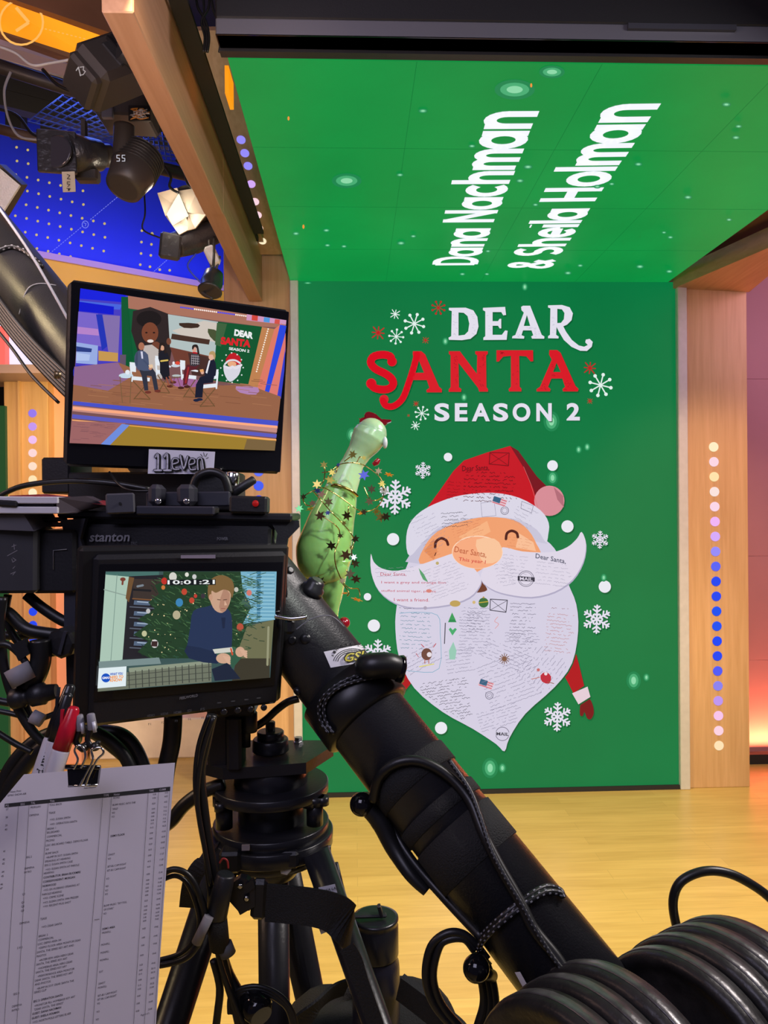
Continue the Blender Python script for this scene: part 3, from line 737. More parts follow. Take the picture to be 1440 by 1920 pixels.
lamp('header_wash_blue', 'AREA', mid+hn*.35+Vector((0, 0, -.05)), mid+Vector((0, 0, .35)), (.05, .11, 1), 7, 1.9, size_y=.08)
lamp('header_wash_blue_high', 'AREA', mid+hn*1.0+Vector((0, 0, 1.3)), mid+Vector((0, 0, 1.0)), (.12, .16, 1), .5, 1.2)
lamp('header_wash_amber', 'AREA', mid+hn*1.0+Vector((0, 0, -.55)), mid+Vector((0, 0, -.2)), (1, .80, .25), 18, 1.6)
lamp('grid_blue', 'AREA', (-1.5, 4.1, 3.9), (-1.25, 3.6, 3.4), (.12, .22, 1), 13, .9)
# amber lit header, top left
AMB = mat('amber_lit_header', (.4, .15, .02), .5, emit=rgb(246, 150, 22), es=1.0, noise=.22, nscale=3)
AY = 2.9
ah = thing('amber_header_panel', P(60, 40, AY), 'glowing amber header panel with a pale arrow in a circle, top left', 'sign')
q = [P(-60, -25, AY), P(240, 72, AY+.35), P(190, 118, AY+.35), P(-60, 38, AY)]
an = (q[1]-q[0]).cross(q[3]-q[0]).normalized(); an = an if an.y < 0 else -an
b = MB(); b.prism(q, -an*.05, AMB); build('lit_panel', b, ah)
AP = Plane(q[0], an); a_ = Draw(AP, 0, 0, 1); pale = em(255, 186, 96)
a_.line([(40+37*math.cos(k*pi/12)*1.1, 42+42*math.sin(k*pi/12)) for k in range(25)], 4, pale, layer=True); a_.line([(30,14),(54,42),(30,58)], 6, pale, cap=False)
a_.nxt()
for k in range(14): a_.line([(84+k*8, 54+k*2.0), (88+k*8, 55+k*2.0)], 1.6, pale, layer=False, cap=False)
build('arrow_graphic', a_.mb, ah)
b = MB(); b.prism([P(-60, 38, AY), P(190, 118, AY+.35), P(185, 128, AY+.36), P(-60, 52, AY)], -an*.08, BROWN); build('lower_rail', b, ah)
b = MB(); b.prism([P(-60, 48, AY), P(160, 118, AY+.35), P(160, 130, AY+.36), P(-60, 66, AY)], -an*.1, mat('lilac_rail', (.40, .32, .45), .4)); build('lilac_rail', b, ah)
b = MB(); b.prism([P(-60, -30, AY-.02), P(250, 76, AY+.33), P(260, -60, AY+.33), P(-60, -160, AY-.02)], -an*.05, BROWN); tag(build('brown_ceiling_board', b), 'reddish brown board above the amber header, top left corner', 'board')

# left lower background: oak wall piece with light column, green screen edge, glow box, platform
LY = 4.83
xa, xb = P(10, 1000, LY).x, P(92, 1000, LY).x
p3 = thing('oak_pillar', ((xa+xb)/2, LY+.1, 0), 'oak pillar with a column of round lights at the far left edge', 'pillar')
b = MB(); b.box(((xa+xb)/2, LY+.1, P(40, 712, LY).z/2), (xb-xa, .2, P(40, 712, LY).z), WOODP, bev=.003)
b.box(((xa*.62+xb*.38), LY-.012, P(40, 712, LY).z/2), (.012, .03, P(40, 712, LY).z), WOODP); build('panel', b, p3)
dots(p3, [(61+.3*i/5, 775+24.8*i) for i in range(18)], [(150,120,235), (196,150,240), (240,190,240), (252,214,214), (255,222,200), (255,228,180), ww, pk_, pu, lv]+[bl]*8, S(6.8, LY), LY-.001)
b = MB(); xg = P(-80, 1000, LY-.05).x; xh = P(9, 1000, LY-.05).x; zg = P(0, 762, LY).z
b.box(((xg+xh)/2, LY, zg/2+.01), (xh-xg, .06, zg-.02), em(24, 70, 36)); tag(build('side_video_screen', b), 'dark green video screen edge at the far left', 'screen')
b = MB(); PK2 = mat('peach_panel', (.85, .42, .30), .5)
xc = P(112, 1000, LY+.1).x; xe = P(430, 1000, LY+.9).x
b.box(((xb+xc)/2+.05, LY+.16, 1.2), (xc-xb+.14, .12, 2.4), PK2, bev=.004); struct('wall_panel_peach', b)
b = MB(); b.box((-1.7, 6.2, 1.2), (5.0, .1, 2.4), wood('oak_back', (.55, .30, .13), (.66, .38, .18))); struct('wall_back_left', b)
b = MB(); zt = P(40, 712, LY-.1).z
b.box((P(20, 700, LY-.12).x, LY-.05, zt+.03), (1.1, .5, .05), mat('mauve_ledge', (.42, .28, .33), .45)); tag(build('ledge', b), 'mauve ledge on top of the far left pillar', 'ledge')
b = MB(); b.box(P(22, 650, LY+.15), (.36, .1, .36), mat('white_glow', (.5, .5, .6), .5, emit=rgb(190, 205, 245), es=1), bev=.01); tag(build('light_box', b), 'white glowing light box standing on the mauve ledge at left', 'light')
b = MB(); b.box(P(-2, 665, LY+.02), (.10, .06, .34), mat('red_glow', (.5, .1, .1), .5, emit=rgb(240, 96, 90))); tag(build('red_light_panel', b), 'red lit panel at the left frame edge above the mauve ledge', 'light')
b = MB(); MARB = mat('pale_marble', (.72, .66, .62), .35, noise=.12, nscale=6)
pz = P(345, 1440, 5.0).x
b.box((pz-.1, 5.25, .13), (1.0, .5, .26), MARB, bev=.01); tag(build('platform_step', b), 'pale marble platform step on the floor behind the camera head', 'step')
b = MB(); b.box((pz-1.15, 5.5, .04), (1.0, .9, .08), WOODP, bev=.01); tag(build('wooden_platform', b), 'low wooden platform on the floor behind the cables at left', 'platform')
b = MB(); b.box((pz-.0, 5.75, .7), (.14, .06, 1.4), mat('red_orange_glow', (.6, .2, .1), .5, emit=rgb(226, 110, 70)), bev=.005); tag(build('orange_light_column', b), 'orange lit vertical strip behind the marble step', 'light')
b = MB(); b.box((pz-.32, 5.75, .7), (.36, .06, 1.4), mat('mauve_glow', (.6, .4, .5), .5, emit=rgb(200, 160, 196), es=1), bev=.005); tag(build('mauve_light_panel', b), 'pale mauve lit panel behind the marble step', 'light')

# ================================================================== LIGHTING RIG
def fixture(name, at, label, cat='stage light', group=None): return thing(name, at, label, cat, group)
YF = 3.3
def ax(p0, p1): return (Vector(p1)-Vector(p0)).normalized()
def basis(xd, zd=None):
    x = Vector(xd).normalized(); z = Vector(zd).normalized(); y = z.cross(x).normalized(); z = x.cross(y)
    return Matrix((x, y, z)).transposed()
FX = mat('fixture_black', (.050, .044, .044), .42)
FX2 = mat('fixture_black_gloss', (.03, .03, .034), .3)
# moving head 13
Y1 = 2.55
a, c = P(150, 160, Y1), P(262, 118, Y1+.15)
m1 = fixture('moving_head_light', P(205, 140, Y1), 'large black moving head light marked 13 beside the beam')
B = basis(ax(a, c), (0, .35, 1))
b = MB(); ctr = P(208, 132, Y1+.05); wd = S(150, Y1); ht = S(72, Y1)
b.box(ctr+B @ Vector((.06*wd, 0, 0)), (wd*1.0, .18, ht*1.15), FX, B, bev=.02)
b.box(ctr+B @ Vector((-.47*wd, 0, 0)), (wd*.16, .14, ht*.95), FX, B, bev=.012); b.box(ctr+B @ Vector((.1*wd, -.092, -.01)), (wd*.5, .01, ht*.7), FX2, B, bev=.004)
build('head', b, m1)
b = MB()
for k in range(5): b.box(ctr+B @ Vector((-.02*wd+.014*k, -.094, .02)), (.007, .02, .05), BLK, B)
for k in range(5): b.box(ctr+B @ Vector((.0*wd+.016*k, -.094, -.035)), (.009, .02, .018), BLK, B)
build('vent_slots', b, m1)
mp_ = Plane(ctr+B @ Vector((0, -.099, 0)), B @ Vector((0, -1, 0))); e = Draw(mp_)
e.line([(143,132),(147,126),(151,142)], 2, em(170,160,160)); e.line([(150,126),(157,125),(156,131),(160,134),(156,140),(150,141)], 1.6, em(170,160,160)); build('number_marking', e.mb, m1)
b = MB(); b.box(P(228, 95, Y1+.05), (.05, .10, .20), FX, basis((1, 0, -.35), (.1, 0, 1)), bev=.012); b.cyl(P(225, 85, Y1-.05), P(260, 110, Y1), .045, FX2); build('yoke', b, m1)
# moving head 55
Y2_ = 3.0
m2 = fixture('moving_head_light', P(240, 210, Y2_), 'black moving head light marked 55 hanging nose down')
b = MB(); b.box(P(240, 213, Y2_+.08), (S(98, Y2_), .18, S(46, Y2_)), FX, basis((1, 0, -.05), (0, 0, 1)), bev=.008); build('base', b, m2)
b = MB(); q = P(250, 200, Y2_+.12); b.cyl(q, (q.x, q.y, 4.69), .014, FX); build('hanging_rod', b, m2)
b = MB(); b.box(P(202, 212, Y2_-.02), (S(20, Y2_), .02, S(20, Y2_)), FGR, bev=.002); build('display', b, m2)
b = MB(); b.box(P(262, 213, Y2_-.015), (S(40, Y2_), .01, S(28, Y2_)), BLK)
for k in range(14): b.tube([P(242+R.uniform(0, 40), 202+R.uniform(0, 22), Y2_-.03) for _ in range(3)], .0022, R.choice([STEEL, WHITE, mat('orange_wire%d' % k, (.6, .25, .03)), BLK]), 6, sub=3)
build('connector_panel', b, m2)
b = MB(); b.tube([P(233, 236, Y2_), P(232, 262, Y2_), P(230, 290, Y2_), P(231, 312, Y2_)], [S(19, Y2_)]*2+[S(18, Y2_), S(14, Y2_)], FX, 20, sub=4); build('yoke_arm', b, m2)
b = MB(); ha, hb = P(268, 290, Y2_+.06), P(232, 352, Y2_-.02); b.lathe(ha, hb-ha, [(-.01, .05), (0, .075), (.02, .082), (.11, .085), (.14, .078), ((hb-ha).length, .070), ((hb-ha).length+.004, .055)], FX, 28); build('head', b, m2)
b = MB(); d_ = ax(ha, hb)
for k in range(7): b.lathe(ha+d_*(.005+k*.014), d_, [(0, .086), (.005, .090), (.006, .086)], FX2, 28)
build('cooling_fins', b, m2)
e = Draw(Plane(P(230, 297, Y2_-.085), (0, -1, 0))); e.line([(224,291),(219,291),(219,296),(224,297),(224,302),(219,302)], 1.5, em(190,190,200)); e.line([(234,291),(229,291),(229,296),(234,297),(234,302),(229,302)], 1.5, em(190,190,200))
e2 = build('number_marking', e.mb, m2)
# profile spotlight with gel frame
Y3 = 3.0
m3 = fixture('profile_spotlight', P(140, 290, Y3), 'black wrapped profile spotlight with square gel frame and hanging white tag')
FOIL = mat('black_foil', (.035, .035, .042), .3, bump=1.2, bscale=40)
b = MB(); b.box(P(107, 285, Y3), (S(68, Y3), .02, S(78, Y3)), FOIL, basis((1, .2, .02), (0, 0, 1)), bev=.004); b.lathe(P(107, 285, Y3-.01), (-.2, -1, 0), [(0, .062), (.006, .062), (.008, .055)], mat('lens_glass_dark', (.05, .05, .07), .08), 28); build('gel_frame', b, m3)
b = MB(); b.cyl(P(120, 285, Y3+.04), P(185, 292, Y3+.16), .075, FOIL, .06); b.cyl(P(180, 292, Y3+.16), P(205, 292, Y3+.2), .045, FX); build('barrel', b, m3)
b = MB(); b.box(P(165, 330, Y3+.13), (.09, .05, .05), FX, bev=.008); b.box(P(158, 252, Y3+.13), (.016, .03, .11), FX); build('bracket', b, m3)
b = MB(); b.box(P(129, 341, Y3-.02), (S(23, Y3), .003, S(37, Y3)), mat('cream_tag', (.62, .58, .45), .6), basis((1, 0, .04), (0, 0, 1)))
tg = build('paper_tag', b, m3)
e = Draw(Plane(P(129, 341, Y3-.0235), (0, -1, 0))); e.line([(126,327),(131,329),(126,335),(132,336)], 1.2, INK); e.line([(131,341),(126,341),(126,345),(131,346),(127,350)], 1.2, INK); e.line([(125,353),(132,354)], 1.2, INK); e.circ(129,356,1.8,INK); build('tag_writing', e.mb, m3)
# fresnel with barn doors, lit
Y4 = 3.5
m4 = fixture('fresnel_light', P(340, 395, Y4), 'lit fresnel lamp with open silver barn doors')
BD = mat('cream_barn_door', (.50, .42, .34), .45)
b = MB(); b.cyl(P(352, 385, Y4), P(398, 392, Y4+.22), .085, FX, .09); build('housing', b, m4)
for pts in (((295,362),(332,352),(345,398),(310,405)), ((310,405),(345,400),(358,428),(336,440)), ((334,358),(372,352),(385,405),(352,398)), ((352,400),(386,402),(366,428),(352,432))):
    b = MB(); q = [P(x, y, Y4-.03-.02*(i % 2)) for i, (x, y) in enumerate(pts)]; b.prism(q, (.002, .006, 0), BD); build('barn_door', b, m4)
b = MB(); b.prism([P(312, 402, Y4-.06), P(335, 362, Y4-.055), P(352, 402, Y4-.06), P(322, 420, Y4-.06)], (0, .02, 0), em(255, 246, 214, 1.3)); build('lens', b, m4)
lamp('fresnel_bulb', 'POINT', P(328, 392, Y4-.12), (0, 0, 0), (1, .86, .66), 1.6, .04)
# dark wrapped spot below
m5 = fixture('wrapped_spotlight', P(350, 460, Y4), 'spotlight wrapped in black foil hanging below the lit fresnel')
b = MB(); b.box(P(319, 462, Y4-.05), (S(38, Y4), .03, S(48, Y4)), FOIL, basis((1, .3, -.1), (0, 0, 1)), bev=.01); build('hood', b, m5)
b = MB(); b.tube([P(328, 460, Y4), P(360, 450, Y4+.05), P(385, 440, Y4+.08), P(412, 432, Y4+.1)], [.055, .065, .06, .05], FOIL, 14); build('barrel', b, m5)
b = MB(); b.tube([P(392, 450, Y4), P(395, 490, Y4), P(400, 520, Y4), P(412, 480, Y4)], .006, FX, 8); b.box(P(398, 480, Y4), (.05, .04, .09), STEEL, basis((1, .3, .5), (0, 0, 1)), bev=.01); build('yoke', b, m5)
m6 = fixture('small_spotlight', P(393, 530, 3.2), 'small black spotlight on a short yoke above the top monitor')
b = MB(); b.lathe(P(402, 510, 3.2), ax(P(402, 510, 3.2), P(392, 552, 3.15)), [(0, .02), (.01, .038), (.06, .045), (.085, .04), (.1, .05), (.105, .045)], FX2, 24); build('housing', b, m6)
b = MB(); b.tube([P(400, 500, 3.2), P(380, 530, 3.18), P(376, 545, 3.17), P(398, 560, 3.15)], .005, FX, 8); b.cyl(P(400, 505, 3.2), P(402, 445, 3.55), .006, FX); b.box(P(410, 545, 3.2), (.015, .02, .05), FX); build('yoke', b, m6)
# silver honeycomb soft light at left edge
m7 = fixture('silver_softbox', P(5, 355, 2.8), 'silver honeycomb soft light at the left frame edge')
b = MB(); b.prism([P(-60, 300, 2.8), P(0, 308, 2.8), P(41, 346, 2.82), P(4, 408, 2.85), P(-60, 420, 2.85)], (0, .05, .02), FX); build('frame', b, m7)
b = MB(); grd = mat('silver_grid', (.80, .82, .85), .4, .1, bump=1.5, bscale=160); b.prism([P(-58, 306, 2.78), P(-2, 314, 2.78), P(37, 347, 2.80), P(2, 402, 2.83), P(-58, 414, 2.83)], (0, .01, 0), grd); build('honeycomb', b, m7)
# blue lit wire grid overhead
GB = mat('blue_lit_wire', (.05, .09, .5), .4)  # blue light on the grid is put into the wire colour
wg = fixture('wire_grid', P(160, 210, 3.6), 'blue lit wire mesh grid hanging behind the spotlights', 'grid')
b = MB(); g0, g1_, g2_, g3_ = P(52, 228, 3.45), P(135, 165, 3.9), P(300, 260, 4.1), P(212, 268, 3.5)
for k in range(9):
    u = k/8; b.tube([g0.lerp(g1_, u), g3_.lerp(g2_, u)], .0032, GB, 6, sub=1)
for k in range(13):
    u = k/12; b.tube([g0.lerp(g3_, u), g1_.lerp(g2_, u)], .0032, GB, 6, sub=1)
build('mesh', b, wg)
b = MB()
for k in range(7): b.tube([P(268+k*9, 248, 4.1), P(276+k*9, 300, 4.1)], .004, GB, 6, sub=1)
for k in range(6): b.tube([P(266, 252+k*9, 4.1), P(332, 258+k*9, 4.1)], .004, GB, 6, sub=1)
build('mesh', b, wg)
# pipes
for nm, p0, p1, r_, m_, lb in (('lighting_pipe', P(-40, 80, 3.1), P(150, 142, 3.5), .032, STEEL, 'shiny steel lighting pipe under the amber header'),
    ('lighting_pipe', P(-40, 112, 3.3), P(330, 232, 3.9), .03, FX, 'upper black lighting pipe behind the moving heads'),
    ('lighting_pipe', P(-40, 232, 3.4), P(80, 262, 3.4), .022, mat('rust_pipe', (.07, .04, .03), .6), 'rust brown lighting pipe at left behind the grid'),
    ('lighting_pipe', P(190, 288, 3.35), P(420, 345, 3.9), .03, FX, 'lower black lighting pipe behind the moving head marked 55')):
    b = MB(); b.cyl(p0, p1, r_, m_); tag(build(nm, b), lb, 'pipe')
# dark upper truss bars
b = MB()
for y_ in (130, 150, 185, 215): b.box(P(110, y_, 4.5), (2.0, .08, .09), DARK, basis((1, .35, -.1), (0, 0, 1)))
for x_ in (30, 95, 175, 290): b.box(P(x_, 160, 4.6), (.09, .09, .6), DARK)
tag(build('dark_truss', b), 'dark truss bars in the shadows behind the lighting pipes', 'truss')
# hanging cables in the rig
cabs = []
def loose(pts, r_, m_, lb, grp=None, Y=None, name='cable', seg=8):
    b = MB(); b.tube([P(*q) if len(q) == 3 else P(q[0], q[1], Y) for q in pts], r_, m_, seg); return tag(build(name, b), lb, 'cable', grp)
loose([(-20,200),(30,215),(60,250),(90,262)], .006, RUB, 'black cable drooping at the left edge of the lighting rig', Y=3.2)
loose([(0,88),(30,100),(60,122),(95,118),(132,112)], .005, mat('white_cable', (.6, .6, .65), .5), 'thin white cable wound beside the steel pipe', Y=2.9)
loose([(20,135),(8,170),(15,220),(35,255),(70,262)], .005, mat('pale_cable', (.3, .3, .33), .5), 'grey cable looping down at the upper left', Y=3.1)
loose([(80,130),(110,160),(150,172),(180,150)], .007, RUB, 'black cable swinging under the moving head marked 13', Y=3.0)
for i, (x0, x1, lb) in enumerate(((374,392,'leftmost'), (386,388,'second from left'), (396,384,'third from left'), (402,414,'rightmost'))):
    loose([(x0-8,-40),(x0-4,10),(x1-6,40),(x1,70),(x1-3,98)], .0035, RUB, 'thin black wire, %s of four beside the black fascia' % lb, Y=2.2)
loose([(270,355),(272,400),(268,430),(300,446)], .004, RUB, 'thin black cable hanging in front of the blue header', Y=3.6)
loose([(300,300),(320,330),(318,350),(335,362)], .006, RUB, 'black cable draped above the lit fresnel', Y=3.4)
loose([(330,300),(345,320),(352,345),(372,360)], .005, RUB, 'second black cable draped beside the lit fresnel', Y=3.4)
loose([(342,440),(368,470),(352,500),(382,535)], .004, GB, 'thin blue cable curling beside the wrapped spotlight', Y=3.55)
# ================================================================== JIB ARM
T0, T1 = P(60, 545, 1.55), P(965, 1700, .93)
td = (T1-T0).normalized(); TR = .0575
def tp(px, py):
    """nearest point of the tube axis to the pixel ray"""
    r = ray(px, py).normalized(); w0 = T0-CO; a = td.dot(td); b_ = td.dot(r); c = r.dot(r)
    d_ = td.dot(w0); e_ = r.dot(w0); t_ = (b_*e_-c*d_)/(a*c-b_*b_); return T0+td*t_
def tv(px, py, out=.001):
    """point on the tube surface under the pixel (side towards the viewer)"""
    r = ray(px, py).normalized(); m = CO-T0; R_ = TR+out
    rp_ = r-td*r.dot(td); mp2 = m-td*m.dot(td)
    A = rp_.dot(rp_); Bq = 2*rp_.dot(mp2); Cq = mp2.dot(mp2)-R_*R_; q = Bq*Bq-4*A*Cq
    if q < 0: t_ = -Bq/(2*A); p_ = CO+r*t_; ax_ = T0+td*((p_-T0).dot(td)); return ax_+(p_-ax_).normalized()*R_
    return CO+r*((-Bq-math.sqrt(q))/(2*A))
TE = tp(1175, 1965); TS = tp(-260, 150)
side = td.cross(Vector((0, 0, 1))).normalized(); upn = side.cross(td).normalized()
if upn.z < 0: upn = -upn
jib = thing('camera_jib', tp(560, 1150), 'black tubular camera jib arm running diagonally behind the two monitors', 'camera crane')
b = MB(); b.cyl(TS, TE, TR, TUBE, seg=64); build('tube', b, jib)
b = MB(); c0 = tp(676, 1312); b.lathe(c0, td, [(-.03, TR), (-.028, TR+.010), (.028, TR+.010), (.032, TR)], RUB, 48); build('collar', b, jib)
b = MB(); hk = P(748, 1254, 1.03); b.tube([tp(660, 1300)+upn*(TR+.004), P(690, 1249, 1.02), P(725, 1247, 1.02), hk], [.018, .017, .017, .016], RUB, 20); b.lathe(hk, hk-P(715, 1250, 1.03), [(-.004, .017), (.004, .019), (.008, .017), (.0081, .010)], GLS, 24); build('rubber_plug', b, jib)
for px, py, L, lb in ((800, 1440, .030, None), (855, 1500, .020, None), (905, 1560, .055, None)):
    b = MB(); c0 = tp(px, py)-td*L/2; b.lathe(c0, td, [(0, TR), (.001, TR+.0022), (L-.001, TR+.0022), (L, TR)], FAB, 48); build('velcro_band', b, jib, 'black woven velcro band')
for px, py, r_ in ((585, 1108, .017), (573, 1202-4, .008)):
    b = MB(); q = tv(px, py); n_ = (q-tp(px, py)).normalized(); n_ = (n_+Vector((0, 0, .8))).normalized() if r_ > .01 else n_
    b.lathe(q-n_*.004, n_, [(0, r_), (.010, r_), (.013, r_*.8), (.020, r_*.75), (.024, r_*.5)] if r_ > .01 else [(0, r_), (.006, r_*.9), (.007, r_*.4)], BLK2, 20); build('screw', b, jib)
for px, py in ((543, 1070), (548, 1200), (558, 1296)):
    b = MB(); q = tv(px, py); n_ = (q-tp(px, py)).normalized(); b.lathe(q-n_*.003, n_, [(0, .006), (.006, .006), (.007, .004)], BLK2, 14); build('screw', b, jib)
# reflectors / knob and bungee under the tube
def knob(px, py, Y, r_, par):
    b = MB(); b.ball(P(px, py, Y), r_, GLS, 28); b.cyl(P(px+10, py+6, Y), P(px+30, py+14, Y+.02), r_*.45, RUB); build('ball_knob', b, par)
knob(678, 1508, 1.0, .0155, jib); knob(893, 1816, .88, .0155, jib)
b = MB(); b.tube([P(685, 1512, 1.0), P(712, 1540, 1.0), P(738, 1590, .99), P(770, 1640, .97), P(800, 1672, .96)], [.010, .0125, .011, .0085, .006], RUB, 14); b.tube([P(690, 1500, 1.0), P(720, 1530, 1.01), P(770, 1610, .98), P(830, 1680, .95), P(905, 1760, .9)], .006, RUB, 10); build('tie_strap', b, jib)
# sticker on the tube
STK = []
def wrap(pts, out, m, mb, n=10):
    """thin patch following the tube inside a photo quad"""
    A, B_, Cc, Dd = [Vector(p) for p in pts]; vs = []; fs = []
    for j in range(n+1):
        for i in range(n+1):
            u, v = i/n, j/n; q = (A*(1-u)+B_*u)*(1-v)+(Dd*(1-u)+Cc*u)*v; vs.append(tv(q.x, q.y, out))
    for j in range(n):
        for i in range(n): k = j*(n+1)+i; fs.append((k, k+n+1, k+n+2, k+1))
    mb.add(vs, fs, m, True)
b = MB(); wrap([(607,1222),(694,1205),(702,1238),(620,1252)], .0008, WHITE, b); stk = build('sticker', b, jib, 'white oval company sticker')
class TubeDraw(Draw):
    def pt(s, p): return tv(s.ox+p[0]/s.k, s.oy+p[1]/s.k, s.l)
e = TubeDraw(WP, 0, 0, 1, lift0=.0010, step=.0002)
for r_ in (37, 33, 29): e.line([(662+r_*math.cos(math.radians(t_))*1.0, 1243+r_*.72*math.sin(math.radians(t_))) for t_ in range(-172, -8, 10)], 1.3, INK, cap=False)
for k, ch in enumerate('AIR·SEA·LAND'):
    t_ = math.radians(-165+k*12.0); u, v = 662+37*math.cos(t_), 1238+30*math.sin(t_); tx, ty = -math.sin(t_), math.cos(t_)*.75
    if ch == '·': e.circ(u+3*tx, v+3*ty-2, .9, INK); continue
    hx, hy = math.cos(t_)*5.5, math.sin(t_)*5.5
    e.text(ch, ((u-2*tx, v-2*ty), (u+3.6*tx, v+3.6*ty), (u-2*tx+hx, v-2*ty+hy)), INK, .01)
yl = mat('sticker_yellow', (.55, .48, .04), .5)
e.text('GSI', ((643,1243),(682,1236),(646,1224)), INK, .06); e.text('GSI', ((645,1242),(680,1236),(648,1226)), yl, .02)
build('sticker_print', e.mb, stk)
# tail block carrying the weight bar
bar0 = Vector((.196, .72, .982)); bd = Vector((.849, .528, 0)).normalized()
bc = bar0+bd*.145
b = MB(); b.box((TE+bc)/2+Vector((0, 0, -.0)), (.05, (TE-bc).length+.08, .07), BLK2, basis((td.x*0+bd.x, bd.y, 0), (0, 0, 1)), bev=.006); build('tail_block', b, jib)
# braided cable along the tube and bungees
def braid(pts, r_, name, lb, parent=None, mats=(RUB, GREY), step=.004, seg=8, cat='cord', strands=2):
    """cord with pale flecks woven along it"""
    q, _ = smooth_path([Vector(p) for p in pts], [1]*len(pts), 8, False)
    b = MB(); b.tube(q, r_, mats[0], 10, sub=1)
    L = 0; up = Vector((0, -1, .4)).normalized(); nxt_ = step; side_ = 1
    for i in range(1, len(q)):
        sgl = (q[i]-q[i-1]).length
        if sgl < 1e-7: continue
        t_ = (q[i]-q[i-1])/sgl; v = (CO-q[i]); v = (v-t_*v.dot(t_)).normalized(); w_ = t_.cross(v)
        while L+sgl > nxt_:
            p_ = q[i-1]+t_*(nxt_-L); side_ = -side_; dd_ = (v+w_*.55*side_).normalized()
            b.box(p_+dd_*r_*.93, (step*.62, r_*.42, r_*.35), mats[1], basis(t_, dd_)); nxt_ += step
        L += sgl
    if parent: return build(name, b, parent)
    return tag(build(name, b), lb, cat)
def tpath(pts, out): return [tv(x, y, out) for x, y in pts]
FLK = mat('grey_fleck', (.10, .10, .11), .6); FLKB = mat('pale_fleck', (.24, .24, .27), .6)
cb = MB(); cb.tube(tpath([(700,1500),(712,1455),(745,1430),(790,1428),(840,1455),(880,1500),(905,1560),(935,1620),(975,1690),(1000,1740),(1040,1790),(1060,1820)], .008), .0065, RUB, 12); tag(build('sleeved_cable', cb), 'thick black sleeved cable lying along the lower jib arm', 'cable')
braid(tpath([(842,1425),(880,1480),(900,1530),(920,1590),(945,1640),(975,1690),(1000,1735),(1030,1785),(1060,1825)], .018), .0030, 'braided_cord', 'thin braided grey cord running down the lower jib arm', None, (RUB, FLK), .003)
for off in (0, 1):
    braid(tpath([(898+off*12,1815+off*4),(886+off*12,1790),(892+off*10,1768),(930,1728+off*10),(980,1688+off*10),(1020,1664+off*10),(1048,1668+off*6),(1056,1682)], .005+.003*off), .0038, 'bungee_cord', ('black and white flecked bungee cord tied round the lower jib tube, %s strand' % ('upper', 'lower')[off]), None, (RUB, FLKB), .0045)
for off in (0, 1):
    braid(tpath([(618+off*9,1375),(603+off*9,1355),(598+off*9,1325),(612+off*9,1300),(650,1274+off*8),(700,1262+off*8),(742,1266)], .014), .003, 'bungee_cord', ('flecked bungee cord wound round the jib collar, %s strand' % ('outer', 'inner')[off]), None, (RUB, FLKB), .0045)
braid(tpath([(-5,470),(20,462),(45,470),(70,490),(78,500)], .005), .005, 'bungee_cord', 'flecked cord tied round the upper jib tube at the left edge', None, (RUB, GREY), .006)
b = MB(); b.tube(tpath([(36,590),(50,545),(72,532),(105,535)], .0015), .0013, GREY, 6); b.tube([P(-20,365,1.35), P(60,480,1.32), P(150,640,1.28)], .0024, mat('pale_cord', (.34, .34, .38), .5), 8); tag(build('pale_string', b), 'thin pale cord running down over the upper jib tube', 'cord')
# cable bundle under upper tube
for i in range(6):
    o_ = i*9; b = MB(); b.tube([P(-40, 505+o_*.9, 1.46), P(20, 590+o_*.8, 1.43), P(70, 648+o_*.8, 1.41), P(140, 715+o_*.9, 1.38), P(220, 790+o_*.8, 1.36)], .0052, RUB, 8)
    tag(build('black_cable', b), 'one of the parallel black cables clipped under the upper jib tube', 'cable', 'cables under the upper jib tube')
b = MB(); b.tube([P(-30, 590, 1.45), P(20, 650, 1.43), P(60, 705, 1.4), P(110, 755, 1.38)], .003, RUB, 8); tag(build('black_cable', b), 'separate thin black cable hanging below the cable bundle at left', 'cable')

# ================================================================== WEIGHT PLATES
def plate(t_, r_, th, lb):
    g = thing('weight_plate', bar0+bd*t_, lb, 'weight', 'weight plates on the jib tail')
    b = MB(); b.lathe(bar0+bd*t_, bd, [(0, .022), (.002, .024), (.004, r_*.80), (.002, r_*.86), (-.001, r_*.90), (-.001, r_*.955), (.004, r_*.99), (th*.5, r_), (th-.004, r_*.99), (th, r_*.95), (th, r_*.88), (th-.004, r_*.8), (th-.004, .022)], IRON, 72); build('disc', b, g)
    b = MB(); b.lathe(bar0+bd*(t_+th*.30), bd, [(0, r_*.998), (.001, r_*1.004), (th*.35, r_*1.004), (th*.37, r_*.998)], IRONL, 72); build('worn_rim', b, g)
for t_, r_, lb in ((0, .137, 'front black weight plate of the near stack at bottom'), (.036, .140, 'middle black weight plate of the near stack at bottom'), (.073, .142, 'rear black weight plate of the near stack at bottom'),
    (.180, .124, 'black weight plate with wide dark face, front of the far stack'), (.217, .127, 'second plate of the far weight stack at lower right'), (.254, .127, 'third plate of the far weight stack at lower right'), (.291, .125, 'rearmost plate of the far weight stack at lower right')):
    plate(t_, r_, .032, lb)
b = MB(); b.cyl(bar0-bd*.03, bar0+bd*.36, .0135, CHROME, seg=24, bev=.002); tag(build('weight_bar', b), 'steel bar through the weight plates at the jib tail', 'bar')
b = MB(); b.tube([P(1282,1775,1.02), P(1268,1735,1.02), P(1262,1690,1.02), P(1275,1655,1.02), P(1310,1636,1.02), P(1350,1634,1.02), P(1395,1650,1.02), P(1450,1690,1.02), P(1500,1760,1.0)], .0062, RUB, 14); tag(build('cable_loop', b), 'thick black cable looping up above the far weight stack', 'cable')
